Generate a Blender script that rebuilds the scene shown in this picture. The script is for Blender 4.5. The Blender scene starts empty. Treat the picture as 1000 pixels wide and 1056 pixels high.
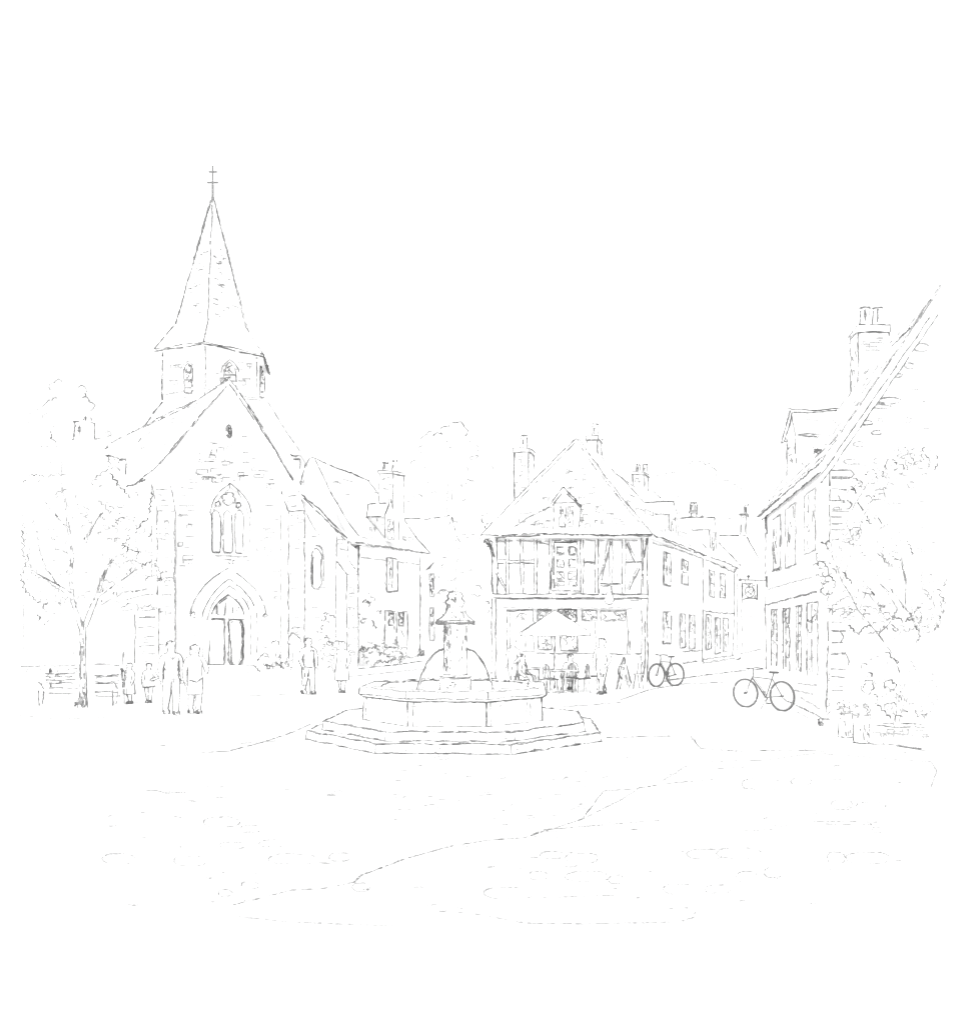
import bpy, math, random
from mathutils import Vector as V, Matrix
random.seed(7)
R = random.random
U = random.uniform
PI = math.pi
C = bpy.context.scene.collection

# ------------------------------------------------------------------ measuring
EYE, F, CX, HZ = 2.2, 850.0, 500.0, 645.0      # eye height (m), focal length, centre column and horizon row of the photo
CAM = V((0, 0, EYE))
def P(px, py, d): return V(((px - CX) / F * d, d, EYE + (HZ - py) / F * d))
def G(px, py):
    d = F * EYE / (py - HZ)
    return V(((px - CX) / F * d, d, 0.0))
class Plane:                                    # a real plane in the place; pt() finds where a sight line meets it
    def __init__(s, p, n): s.p, s.n = V(p), V(n).normalized()
    def pt(s, px, py, off=0.0):
        r = V(((px - CX) / F, 1.0, (HZ - py) / F))
        t = s.n.dot(s.p + s.n * off - CAM) / s.n.dot(r)
        return CAM + r * t
def front(d): return Plane((0, d, 0), (0, -1, 0))
GROUND = Plane((0, 0, 0), (0, 0, 1))

# ------------------------------------------------------------------ materials
def make_white(name, a=.76, b=.84, scale=2.0):
    m = bpy.data.materials.new(name); m.use_nodes = True
    t = m.node_tree; t.nodes.clear()
    o = t.nodes.new('ShaderNodeOutputMaterial'); bs = t.nodes.new('ShaderNodeBsdfDiffuse')
    n = t.nodes.new('ShaderNodeTexNoise'); n.inputs['Scale'].default_value = scale; n.inputs['Detail'].default_value = 5
    r = t.nodes.new('ShaderNodeValToRGB')
    r.color_ramp.elements[0].position = .3; r.color_ramp.elements[1].position = .7
    r.color_ramp.elements[0].color = (a, a, a, 1); r.color_ramp.elements[1].color = (b, b, b, 1)
    tc = t.nodes.new('ShaderNodeTexCoord')
    t.links.new(tc.outputs['Object'], n.inputs['Vector'])
    t.links.new(n.outputs['Fac'], r.inputs['Fac']); t.links.new(r.outputs['Color'], bs.inputs['Color'])
    t.links.new(bs.outputs['BSDF'], o.inputs['Surface'])
    return m
def make_ink(name, dark, lo, hi, scale=19):
    m = bpy.data.materials.new(name); m.use_nodes = True
    t = m.node_tree; t.nodes.clear()
    o = t.nodes.new('ShaderNodeOutputMaterial'); bs = t.nodes.new('ShaderNodeBsdfDiffuse')
    n = t.nodes.new('ShaderNodeTexNoise'); n.inputs['Scale'].default_value = scale; n.inputs['Detail'].default_value = 4
    n.inputs['Roughness'].default_value = .7
    r = t.nodes.new('ShaderNodeValToRGB')
    r.color_ramp.elements[0].position = lo; r.color_ramp.elements[1].position = hi
    r.color_ramp.elements[0].color = (dark, dark, dark, 1); r.color_ramp.elements[1].color = (.8, .8, .8, 1)
    tc = t.nodes.new('ShaderNodeTexCoord')
    t.links.new(tc.outputs['Object'], n.inputs['Vector'])
    t.links.new(n.outputs['Fac'], r.inputs['Fac']); t.links.new(r.outputs['Color'], bs.inputs['Color'])
    t.links.new(bs.outputs['BSDF'], o.inputs['Surface'])
    return m
M_PLASTER = make_white('white_plaster', .85, .91); M_STONE = make_white('white_stone', .84, .91, 5)
M_TILE = make_white('white_tile', .84, .90, 7); M_LEAF = make_white('white_leaf', .84, .91, 12)
M_WOOD = make_white('white_wood', .84, .90, 9); M_CLOTH = make_white('white_cloth', .85, .91, 14)
M_PAVE = make_white('white_paving', .84, .90, 1.2)
INKS = [[make_ink('graphite_heavy' + nm, .13, .58, .71, sc_), make_ink('graphite_firm' + nm, .175, .56, .69, sc_),
         make_ink('graphite_light' + nm, .235, .535, .67, sc_), make_ink('graphite_faint' + nm, .31, .505, .64, sc_)] for nm, sc_ in (('_coarse', 19), ('_fine', 40))]
# style: (ink slot, width px, chance that a stroke breaks, gap px)
D = (1, 2.1, .12, 1.5); M = (2, 2.0, .2, 2); L = (3, 1.9, .28, 2.5); FT = (4, 1.7, .5, 4); X = (1, 2.8, .06, 1.5)

# ------------------------------------------------------------------ mesh builder
class MB:
    def __init__(s, white=M_PLASTER): s.v, s.f, s.m, s.white = [], [], [], white
    def face(s, pts, mat=0):
        i = len(s.v); s.v += [V(p) for p in pts]; s.f.append(tuple(range(i, i + len(pts)))); s.m.append(mat)
    def mesh(s, vs, fs, mat=0):
        i = len(s.v); s.v += [V(p) for p in vs]
        for f in fs: s.f.append(tuple(k + i for k in f)); s.m.append(mat)
    def prism(s, poly, vec, mat=0):
        n = len(poly); vec = V(vec); a = [V(p) for p in poly]; b = [p + vec for p in a]
        s.mesh(a + b, [tuple(range(n)), tuple(range(2 * n - 1, n - 1, -1))] + [(k, k + n, (k + 1) % n + n, (k + 1) % n) for k in range(n)], mat)
        return a, b
    def loft(s, rings, mat=0, cap=True):
        n = len(rings[0]); vs = [p for r in rings for p in r]; fs = []
        for j in range(len(rings) - 1):
            for k in range(n):
                q = (k + 1) % n; fs.append((j * n + k, j * n + q, (j + 1) * n + q, (j + 1) * n + k))
        if cap: fs += [tuple(range(n))[::-1], tuple(range((len(rings) - 1) * n, len(rings) * n))]
        s.mesh(vs, fs, mat)
    def box(s, c, size, mat=0, rz=0):
        x, y, z = [q / 2 for q in size]; m = Matrix.Rotation(rz, 3, 'Z'); c = V(c)
        a = [c + m @ V((i * x, j * y, -z)) for i, j in ((-1, -1), (1, -1), (1, 1), (-1, 1))]
        return s.prism(a, (0, 0, 2 * z), mat)
    def tube(s, pts, rad, mat=0, n=6):
        pts = [V(p) for p in pts]; rings = []
        if not isinstance(rad, (list, tuple)): rad = [rad] * len(pts)
        for i, p in enumerate(pts):
            t = (pts[min(i + 1, len(pts) - 1)] - pts[max(i - 1, 0)])
            t = t.normalized() if t.length > 1e-9 else V((0, 0, 1))
            a = t.cross(V((0, 0, 1)) if abs(t.z) < .9 else V((1, 0, 0))).normalized(); b = t.cross(a)
            rings.append([p + (a * math.cos(2 * PI * k / n) + b * math.sin(2 * PI * k / n)) * rad[i] for k in range(n)])
        s.loft(rings, mat)
    def lathe(s, c, prof, n=24, mat=0):
        c = V(c)
        s.loft([[c + V((r * math.cos(2 * PI * k / n), r * math.sin(2 * PI * k / n), z)) for k in range(n)] for r, z in prof], mat)
    # a hand drawn stroke: a thin graphite rib along a line, wavering and broken
    def stroke(s, pts, st, d=None, closed=False, wob=.36):
        pts = [V(p) for p in pts]
        if closed: pts = pts + [pts[0]]
        slot, wpx, brk, gap = st
        if d is None: d = max(sum(p.y for p in pts) / len(pts), 4)
        px = d / F
        out = []
        for a, b in zip(pts, pts[1:]):
            n = max(1, int((b - a).length / (3.2 * px)))
            out += [a.lerp(b, k / n) for k in range(n)]
        out.append(pts[-1])
        ph = [U(0, 6.28) for _ in range(3)]; fr = U(.25, .6)
        w = [p + V((math.sin(i * fr + ph[0]), 0, math.sin(i * fr * 1.3 + ph[1]))) * (wob * px) + V((U(-1, 1), 0, U(-1, 1) if abs(p.z) > .05 else 0)) * (.28 * px) for i, p in enumerate(out)]
        i = 0
        while i < len(w) - 1:
            run = random.randint(2, 6)
            seg = w[i:i + run + 1]
            if len(seg) > 1:
                k_ = min(4, max(1, slot + random.choice((-1 if slot < 4 else 0, 0, 0, 0, 1))))       # uneven pencil pressure
                s.tube(seg, [wpx * px * .5 * U(.4, 1.35) for _ in seg], k_, 3)
            i += run
            if R() < brk:
                k = max(1, int(gap / 3.2 * U(.4, 1.6)))
                i += k
    def ink(s, plane, lines, st, off=.012, closed=False, wob=.35):
        for ln in lines:
            s.stroke([plane.pt(x, y, off) for x, y in ln], st, closed=closed, wob=wob)
    def scrib(s, plane, x0, y0, x1, y1, n, st, off=.015):
        st = (st[0], st[1] * .7, st[2], st[3])
        for _ in range(n):
            x, y = U(x0, x1), U(y0, y1); ln = [(x, y)]
            for _ in range(random.randint(1, 3)):
                x = min(max(x + U(-4, 4), x0), x1); y = min(max(y + U(-4, 4), y0), y1); ln.append((x, y))
            s.ink(plane, [ln], st, off)
    def stones(s, plane, inside, box, n, st=FT, off=.012, slope=0, size=(4, 11)):
        x0, y0, x1, y1 = box
        for _ in range(n * 4):
            if n <= 0: break
            x, y, w = U(x0, x1), U(y0, y1), U(*size)
            if not (inside(x, y) and inside(x + w, y)): continue
            n -= 1; k = R()
            if k < .6: s.ink(plane, [[(x, y), (x + w, y + slope * w)]], st, off)
            elif k < .85:
                h = U(2.5, 4.5); s.ink(plane, [[(x, y + h), (x, y), (x + w, y + slope * w), (x + w, y + h)]], st, off)
            else:
                h = U(3, 5); s.ink(plane, [[(x, y), (x + w, y + slope * w), (x + w, y + h + slope * w), (x, y + h)]], st, off, closed=True)
    def leaves(s, inside, c, rad, n, size, shell=.0):
        c = V(c)
        for _ in range(n):
            while True:
                p = V((U(-1, 1), U(-1, 1), U(-1, 1)))
                if shell <= p.length <= 1: break
            p = V((p.x * rad[0], p.y * rad[1], p.z * rad[2])) + c
            if inside and not inside(p): continue
            a = V((U(-1, 1), U(-1, 1), U(-1, 1))).normalized(); b = a.cross(V((U(-1, 1), U(-1, 1), U(-1, 1)))).normalized()
            k = size * U(.6, 1.3)
            s.face([p - a * k, p + b * k * .55, p + a * k, p - b * k * .55])
    def scallop(s, pts, d, st, bump=5, dj=.25, out=1):
        """a leafy edge: little bulging arcs along a traced crown outline, each at its own distance"""
        for (xa, ya), (xb, yb) in zip(pts, pts[1:]):
            ln = math.hypot(xb - xa, yb - ya); n = max(1, round(ln / (bump * U(.8, 1.3))))
            for k in range(n):
                if R() < .14: continue
                dd = d + U(-dj, dj)
                ax, ay = xa + (xb - xa) * k / n, ya + (yb - ya) * k / n
                bx, by = xa + (xb - xa) * (k + 1) / n, ya + (yb - ya) * (k + 1) / n
                nx, ny = (by - ay), -(bx - ax); h = U(.25, .6) * out
                mx, my = (ax + bx) / 2 + nx * h, (ay + by) / 2 + ny * h
                q = [(ax, ay), (ax * .6 + mx * .5 - .1 * bx, ay * .6 + my * .5 - .1 * by), (mx, my), (bx * .6 + mx * .5 - .1 * ax, by * .6 + my * .5 - .1 * ay), (bx, by)]
                s.stroke([P(x, y, dd) for x, y in q], st, dd)
    def curls(s, inside, box, d, n, st, dj=.3, r=(1.5, 4)):
        x0, y0, x1, y1 = box
        for _ in range(n * 4):
            if n <= 0: break
            x, y = U(x0, x1), U(y0, y1)
            if not inside(x, y): continue
            n -= 1; a0 = U(0, 6.28); sp = U(1.5, 4.5); q = U(*r); e = U(.5, 1); dd = d + U(-dj, dj)
            s.stroke([P(x + q * math.cos(a0 + sp * t / 4), y + q * e * math.sin(a0 + sp * t / 4), dd) for t in range(5)], st, dd)
    # ribs along the turned-away edges of a rounded shape, as seen along direction `view`
    def contour(s, vs, fs, eye, st, d, keep=.9, off=.0):
        eye = V(eye); ed = {}
        for f in fs:
            p = [vs[k] for k in f]
            nrm = (p[1] - p[0]).cross(p[2] - p[0])
            if len(p) > 3: nrm = nrm + (p[2] - p[0]).cross(p[3] - p[0])
            c = sum(p, V()) / len(p); sg = nrm.dot(eye - c) > 0
            for a, b in zip(f, f[1:] + f[:1]): ed.setdefault((min(a, b), max(a, b)), []).append(sg)
        slot, wpx, brk, gap = st; px = d / F
        for (a, b), q in ed.items():
            if (len(q) == 2 and q[0] != q[1]) and R() < keep:
                w = wpx * px * .5 * U(.7, 1.2)
                s.tube([vs[a], vs[b]], [w, w], slot, 3)
    def build(s, name, parent=None, base=None, white=None, props=None):
        me = bpy.data.meshes.new(name)
        org = V((0, 0, 0))
        if parent is not None:
            q = parent
            while q is not None: org += q.location; q = q.parent
        elif base is not None: org = V(base)
        me.from_pydata([tuple(p - org) for p in s.v], [], s.f)
        ya = sum(p.y for p in s.v) / max(1, len(s.v))
        for m in [white or s.white] + INKS[1 if ya < 24 or name == 'ground' else 0]: me.materials.append(m)
        me.polygons.foreach_set('material_index', s.m)
        me.update()
        o = bpy.data.objects.new(name, me); C.objects.link(o)
        if parent is not None: o.parent = parent
        else: o.location = org
        return o
def tag(o, label=None, cat=None, group=None, kind=None):
    if label: o['label'] = label
    if cat: o['category'] = cat
    if group: o['group'] = group
    if kind: o['kind'] = kind
    return o
def empty(name, loc, label, cat, group=None, rz=0):
    o = bpy.data.objects.new(name, None); C.objects.link(o); o.location = loc; o.rotation_euler = (0, 0, rz)
    o.empty_display_size = .2
    return tag(o, label, cat, group)
def children(o): return [c for c in bpy.data.objects if c.parent == o]
def copy_tree(o, parent=None):
    c = o.copy(); C.objects.link(c)
    if parent is not None: c.parent = parent
    for ch in children(o): copy_tree(ch, c)
    return c
def rect(x0, y0, x1, y1): return [(x0, y0), (x1, y0), (x1, y1), (x0, y1)]
def quad(p, a, b, n=10):
    return [((1 - t) ** 2 * p[0] + 2 * t * (1 - t) * a[0] + t * t * b[0], (1 - t) ** 2 * p[1] + 2 * t * (1 - t) * a[1] + t * t * b[1]) for t in [k / n for k in range(n + 1)]]
def ogive(x0, x1, ys, ya, n=8):                 # pointed arch from left springing over the apex to right springing
    xm = (x0 + x1) / 2
    l = quad((x0, ys), (x0 + (xm - x0) * .12, ys + (ya - ys) * .62), (xm, ya), n)
    r = quad((xm, ya), (x1 - (x1 - xm) * .12, ys + (ya - ys) * .62), (x1, ys), n)
    return l + r[1:]
def ring(cx, cy, rx, ry, n=14, a0=0, a1=2 * PI): return [(cx + rx * math.cos(a0 + (a1 - a0) * k / n), cy + ry * math.sin(a0 + (a1 - a0) * k / n)) for k in range(n + 1)]
def pprism(mb, plane, poly, thick, off=0.0, mat=0):
    return mb.prism([plane.pt(x, y, off) for x, y in poly], -plane.n * thick, mat)
def inpoly(poly):
    def f(x, y):
        c = False; j = len(poly) - 1
        for i in range(len(poly)):
            (xi, yi), (xj, yj) = poly[i], poly[j]
            if (yi > y) != (yj > y) and x < (xj - xi) * (y - yi) / (yj - yi) + xi: c = not c
            j = i
        return c
    return f
def window(parent, plane, x0, y0, x1, y1, st=M, cols=1, rows=1, off=.03, dark=0, name='window', slope=0.0, scr=5):
    """a window set in a wall plane: frame, glazing bars and a pane"""
    f = MB(M_WOOD); s = 0 if isinstance(slope, tuple) else slope * (x1 - x0)
    poly = [(x0, y0), (x1, y0 + s), (x1, y1), (x0, y1)]
    if isinstance(slope, tuple): poly = [(x0, y0), (x1, y0 + slope[0] * (x1 - x0)), (x1, y1 + slope[1] * (x1 - x0)), (x0, y1)]
    pprism(f, plane, poly, .06, off)
    f.ink(plane, [poly], st, off + .01, closed=True)
    def at(u, v):
        a = (poly[0][0] + (poly[1][0] - poly[0][0]) * u, poly[0][1] + (poly[1][1] - poly[0][1]) * u)
        b = (poly[3][0] + (poly[2][0] - poly[3][0]) * u, poly[3][1] + (poly[2][1] - poly[3][1]) * u)
        return (a[0] + (b[0] - a[0]) * v, a[1] + (b[1] - a[1]) * v)
    for c in range(1, cols): f.ink(plane, [[at(c / cols, .04), at(c / cols, .96)]], L, off + .01)
    for r in range(1, rows): f.ink(plane, [[at(.06, r / rows), at(.94, r / rows)]], L, off + .01)
    o = f.build(name, parent)
    p = MB(M_PLASTER)
    q = [at(.14, .05), at(.86, .05), at(.86, .95), at(.14, .95)]
    pprism(p, plane, q, .012, off + .012)
    for _ in range(scr):
        u, v = U(.15, .4) if R() < .6 else U(.2, .8), U(.03, .85) ** 1.3; a = at(u, v); b = at(min(u + U(0, .2), .9), min(v + U(.03, .22), .97))
        p.ink(plane, [[a, b]], (3, 1.4, .3, 2), off + .022)
    if dark: p.scrib(plane, min(x0, x1) + .8, y0 + .8, max(x0, x1) - .8, y1 - .8, dark, M, off + .022)
    p.build('pane', o)
    return o

# ------------------------------------------------------------------ light, sky, camera
def setup():
    sc = bpy.context.scene
    w = bpy.data.worlds.new('World'); sc.world = w; w.use_nodes = True
    t = w.node_tree; bg = t.nodes['Background']
    sky = t.nodes.new('ShaderNodeTexSky'); sky.sky_type = 'NISHITA'; sky.sun_disc = False
    el, az = math.radians(48), math.radians(200)
    sky.sun_elevation = el; sky.sun_rotation = az
    hs = t.nodes.new('ShaderNodeHueSaturation'); hs.inputs['Saturation'].default_value = 0.0   # a bright white overcast
    t.links.new(sky.outputs['Color'], hs.inputs['Color']); t.links.new(hs.outputs['Color'], bg.inputs['Color'])
    bg.inputs['Strength'].default_value = .15
    sd = bpy.data.lights.new('sun', 'SUN'); sd.energy = .5; sd.angle = math.radians(40); sd.color = (1, 1, 1)
    so = bpy.data.objects.new('sun', sd); C.objects.link(so)
    dirv = V((math.sin(az) * math.cos(el), math.cos(az) * math.cos(el), math.sin(el)))
    so.rotation_euler = dirv.to_track_quat('Z', 'Y').to_euler()
    so.location = (0, -10, 40)
    cd = bpy.data.cameras.new('camera'); co = bpy.data.objects.new('camera', cd); C.objects.link(co)
    co.location = CAM; co.rotation_euler = (PI / 2, 0, 0)
    cd.sensor_fit = 'HORIZONTAL'; cd.sensor_width = 36; cd.lens = 36 * F / 1000
    cd.shift_y = (HZ - 528) / 1000; cd.clip_end = 5000; cd.clip_start = .1
    sc.camera = co
    sc.view_settings.view_transform = 'Standard'; sc.view_settings.look = 'None'; sc.view_settings.gamma = 1
    sc.view_settings.exposure = 1.36
    sc.cycles.max_bounces = 8; sc.cycles.diffuse_bounces = 6
setup()

# ------------------------------------------------------------------ ground
def ground():
    g = MB(M_PAVE)
    S = 1500
    g.face([(-S, -60, 0), (S, -60, 0), (S, S, 0), (-S, S, 0)])
    lines = [([(365, 910), (372, 903), (420, 885), (468, 872), (500, 867), (540, 864), (575, 853), (600, 845), (622, 816), (650, 814), (690, 808), (735, 804)], (3, 1.5, .3, 2.5)),
             ([(240, 933), (262, 928), (300, 918), (330, 917), (365, 910)], FT),
             ([(240, 945), (300, 951), (405, 955)], FT), ([(470, 941), (500, 944), (540, 952), (600, 953), (700, 951)], FT), ([(703, 950), (716, 946), (716, 940)], FT),
             ([(625, 761), (712, 759), (722, 772), (760, 775), (830, 774), (850, 775)], L), ([(770, 762), (712, 763)], FT),
             ([(725, 786), (790, 784), (840, 777), (960, 786), (966, 795), (960, 812)], FT),
             ([(682, 806), (708, 790)], FT), ([(600, 845), (640, 825), (660, 812)], FT),
             ([(200, 777), (235, 775), (270, 766), (300, 756), (320, 747)], L), ([(150, 815), (192, 818)], L),
             ([(567, 730), (600, 728), (648, 724)], L), ([(565, 737), (600, 742)], M), ([(640, 722), (668, 712), (700, 706), (745, 704)], L),
             ([(668, 704), (690, 702), (724, 697), (757, 693), (790, 690)], M), ([(700, 697), (724, 691)], L),
             ([(360, 698), (400, 694), (440, 690)], L), ([(420, 702), (452, 698)], FT), ([(256, 718), (300, 716), (345, 717)], FT),
             ([(370, 690), (400, 687), (436, 682)], M), ([(232, 768), (290, 764)], FT), ([(20, 738), (60, 742), (110, 740)], FT),
             ([(768, 857), (800, 855)], FT), ([(835, 847), (905, 848)], FT), ([(850, 850), (900, 851)], FT), ([(560, 856), (680, 846)], FT),
             ([(560, 926), (640, 923)], FT), ([(740, 793), (770, 791)], FT), ([(880, 762), (940, 772), (955, 775)], L)]
    for ln, st in lines: g.ink(GROUND, [ln], st, .006, wob=.2)
    ov = [(785, 809, 22, 7, L), (513, 801, 8, 3, FT), (895, 885, 24, 7, L), (862, 885, 10, 7, FT), (762, 880, 25, 6, FT), (727, 881, 20, 6, FT), (600, 885, 18, 6, L), (570, 882, 14, 4, FT),
          (605, 904, 24, 6, FT), (555, 903, 10, 5, FT), (525, 921, 28, 7, L), (700, 917, 17, 6, FT), (740, 917, 14, 5, FT), (770, 904, 12, 6, FT), (797, 900, 10, 6, FT), (228, 848, 20, 6, FT), (258, 855, 12, 4, FT),
          (240, 872, 14, 4, FT), (280, 870, 14, 4, FT), (122, 886, 18, 6, FT), (196, 888, 18, 6, L), (302, 886, 27, 6, L), (350, 884, 12, 5, FT), (258, 913, 10, 4, FT), (232, 921, 8, 4, FT),
          (565, 861, 16, 4, L), (898, 831, 16, 4, FT), (868, 830, 12, 6, FT), (826, 806, 12, 4, FT), (905, 856, 6, 3, FT), (635, 907, 8, 5, FT), (372, 915, 10, 5, FT), (455, 782, 8, 2, FT), (590, 804, 10, 3, FT)]
    for x, y, a, b, st in ov:
        q = [(px, py) for px, py in ring(x, y, a, b, 16, U(0, 1), U(5.2, 6.4))]
        q = [(x + (px - x) * (1.0 if abs(px - x) < a * .5 else .95), y + max(-b * .85, min(b * .85, py - y))) for px, py in q]
        g.ink(GROUND, [q], FT, .006, wob=.4)
    for _ in range(75):                        # small chips between the paving stones
        y = 768 + 175 * R() ** 1.2; x = U(110, 930); w = U(3, 13)
        if 320 < x < 620 and y < 790: continue
        g.ink(GROUND, [[(x, y), (x + w * .5, y + U(-1, 1)), (x + w, y + U(-1, 1))]], FT, .006, wob=.2)
    for _ in range(36):
        y = 790 + 60 * R(); x = U(400, 640)
        g.ink(GROUND, [[(x, y), (x + U(3, 9), y + U(-.7, .7))]], FT, .006, wob=.2)
    tag(g.build('ground'), kind='structure')
ground()

# ------------------------------------------------------------------ church
def church():
    d = 45.6; A = front(d)
    ch = empty('church', (-14.0, 47, 0), 'tall stone church with a slender hexagonal spire and an arched west door', 'church')
    # west front
    f = MB(M_STONE)
    wall = [(160, 688), (160, 484), (237, 398), (302, 498), (302, 688)]
    pprism(f, A, wall, 8.6)
    ins = inpoly([(182, 680), (182, 500), (237, 420), (290, 505), (290, 680)])
    holes = [inpoly(rect(226, 430, 248, 458)), inpoly(rect(206, 494, 264, 576)), inpoly(rect(192, 580, 278, 690))]
    okk = lambda x, y: ins(x, y) and not any(h(x, y) for h in holes)
    f.stones(A, okk, (180, 415, 300, 680), 75, FT)
    f.stones(A, okk, (200, 425, 280, 500), 30, L)
    f.ink(A, [[(160, 688), (215, 687)], [(251, 688), (262, 688)], [(181, 528), (181, 686)]], FT)
    f.ink(A, [[(241, 402), (303, 497)]], FT, .02)
    f.build('west_front', ch)
    # roof over the nave, running back behind the front
    r = MB(M_TILE)
    a = P(237, 393, d - .25); u = V((-14.0, 15.9, 0)).normalized(); e = P(149, 497, d - .25)
    n = u.cross(e - a).normalized()
    if n.dot(CAM - a) < 0: n = -n
    SL = Plane(a, n)
    poly = [(237, 392), (190, 420), (148, 440), (112, 458), (102, 466), (112, 472), (124, 474), (129, 482), (128, 492), (131, 501), (149, 497), (165, 480)]
    pprism(r, SL, poly, .18)
    r.ink(SL, [[(236, 390), (205, 412), (175, 425), (148, 440)], [(236, 392), (190, 421), (148, 441)]], M)
    r.ink(SL, [[(148, 440), (112, 458)], [(112, 458), (110, 461)]], M)
    r.ink(SL, [[(112, 461), (102, 466), (104, 470), (112, 470), (122, 473), (127, 475)], [(234, 398), (198, 440), (165, 479)]], M)
    r.ink(SL, [[(230, 402), (200, 436), (168, 474)], [(168, 474), (160, 483), (148, 492)]], D)
    r.ink(SL, [[(146, 452), (129, 474)]], L); r.ink(SL, [[(148, 493), (140, 499), (130, 502)], [(150, 495), (144, 497)], [(130, 489), (130, 474)]], X)
    r.stones(SL, inpoly([(215, 408), (150, 445), (140, 470), (150, 490), (170, 470)]), (130, 400, 220, 495), 26, FT, slope=-.5)
    rr = [P(237, 391, d - .25), P(304, 497, d - .25)]
    r.prism([rr[0], rr[1], rr[1] - V((0, 0, .3)), rr[0] - V((0, 0, .3))], (0, .35, 0))
    edge = front(d - .26)
    r.ink(edge, [[(237, 391), (262, 426), (283, 463), (302, 495)], [(237, 396), (262, 433)]], M, .01)
    r.ink(edge, [[(255, 419), (280, 459), (302, 496)]], M, .02)
    r.ink(edge, [[(231, 391), (234, 389), (238, 389)]], X, .02)
    ro = r.build('nave_roof', ch)
    # crossing below the tower
    t = MB(M_TILE)
    top = [P(167, 413, 57.6), P(276, 413, 57.6)]; bot = [P(140, 470, 57.0), P(311, 469, 57.0)]
    tb = [V((top[0].x, 66.4, top[0].z)), V((top[1].x, 66.4, top[1].z))]
    bb = [V((bot[0].x, 69, bot[0].z)), V((bot[1].x - 1.2, 69, bot[1].z))]
    t.loft([[bot[0], bot[1], bb[1], bb[0]], [top[0], top[1], tb[1], tb[0]]])
    tp = Plane(bot[0], (bot[1] - bot[0]).cross(top[0] - bot[0]))
    if tp.n.dot(CAM - bot[0]) < 0: tp.n = -tp.n
    t.ink(tp, [[(167.5, 414), (146, 443), (140, 452)]], D); t.ink(tp, [[(275.5, 414), (310, 468)]], L)
    t.ink(tp, [[(288, 467), (297, 468), (309, 472)], [(290, 469), (300, 473), (310, 473)]], M); t.ink(tp, [[(252, 411), (270, 413)], [(170, 413), (195, 409)]], FT)
    t.build('crossing_roof', ch)
    w = MB(M_STONE)
    w.loft([[V((bot[0].x + .15, 57.15, 0)), V((bot[1].x - .12, 57.15, 0)), V((bot[1].x - 1.3, 68.8, 0)), V((bot[0].x + .15, 68.8, 0))],
            [V((bot[0].x + .15, 57.15, bot[0].z)), V((bot[1].x - .12, 57.15, bot[0].z)), V((bot[1].x - 1.3, 68.8, bot[0].z)), V((bot[0].x + .15, 68.8, bot[0].z))]])
    w.ink(front(57.1), [[(309, 473), (309, 498)]], L)
    w.build('crossing_wall', ch)
    # hexagonal tower
    c = V(((221 - CX) / F * 62, 62, 0)); Rt = 57 / F * 62
    def hexr(rad, z, cc=c): return [V((cc.x + rad * math.sin(math.radians(q)), cc.y - rad * math.cos(math.radians(q)), z)) for q in (9, 69, 129, 189, 249, 309)]
    tw = MB(M_STONE); z0, z1 = 16, EYE + 16.35 * 62 / 51
    lo, hi = hexr(Rt - .34, z0), hexr(Rt - .34, z1); tw.loft([lo, hi])
    for k, st in ((0, L), (1, L), (5, D), (2, FT)): tw.stroke([lo[k], hi[k]], st)
    zb = EYE + (HZ - 412) / F * 61
    bk = hexr(Rt - .32, zb); tw.stroke([bk[5], bk[0]], FT); tw.stroke([bk[0], bk[1]], FT)
    tf = []
    for i, j in ((5, 0), (0, 1), (1, 2)):
        nn = (lo[j] - lo[i]).cross(V((0, 0, 1))).normalized()
        if nn.dot(CAM - lo[i]) < 0: nn = -nn
        tf.append(Plane(lo[i], nn))
    for bx in (rect(254, 375, 258, 380), rect(250, 390, 258, 390.5), rect(222, 385, 226, 385.4)): tw.ink(tf[1], [bx], FT, .02, closed=True)
    tw.stones(tf[0], inpoly(rect(172, 375, 188, 408)), (172, 375, 190, 408), 6); tw.stones(tf[1], inpoly(rect(215, 370, 262, 405)), (215, 370, 262, 405), 10)
    tw_o = tw.build('tower', ch)
    for pl, x0, x1, ys, ya, yb, st in ((tf[0], 190, 198, 381, 375, 405, M), (tf[1], 231, 243, 384, 374, 404, M), (tf[2], 268.5, 272.5, 384, 376, 410, L)):
        b = MB(M_STONE); arch = ogive(x0, x1, ys, ya, 5) + [(x1, yb), (x0, yb)]
        pprism(b, pl, arch, .1, .06); b.ink(pl, [arch], st, .07, closed=True)
        if x1 - x0 > 5: b.ink(pl, [ogive(x0 - 3, x1 + 3, ys, ya - 3, 5)], L, .02)
        o = b.build('belfry_window', tw_o)
        s_ = MB(M_WOOD)
        for q in range(6):
            y = ys + (yb - ys) * (q + .4) / 6
            pprism(s_, pl, rect(x0 + .8, y, x1 - .8, y + 2), .05, .09, 3 if q % 2 == 0 else 0)
        s_.scrib(pl, x0 + 1, ya + 2, x1 - 1, yb - 2, 9 if x1 - x0 > 5 else 4, M, .12)
        s_.build('louvres', o)
    # spire with flared foot
    sp = MB(M_TILE); e0 = hexr(60 / F * 62, z1); e0b = hexr(60 / F * 62, z1 - .15); e1 = hexr(39 / F * 62, EYE + 18.15 * 62 / 51); ca = V(((219.3 - CX) / F * 62, 62, 0))
    e2 = hexr(.1, EYE + 26.3 * 62 / 51, ca)
    sp.loft([e0b, e0, e1, e2])
    for k, st in ((5, D), (0, M), (1, M), (2, M)):
        sp.stroke([e0[k], e1[k]], D if k else M); sp.stroke([e1[k], e2[k]], st)
    sp.stroke([e1[5].lerp(e2[5], .5), e2[5]], X)
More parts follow.
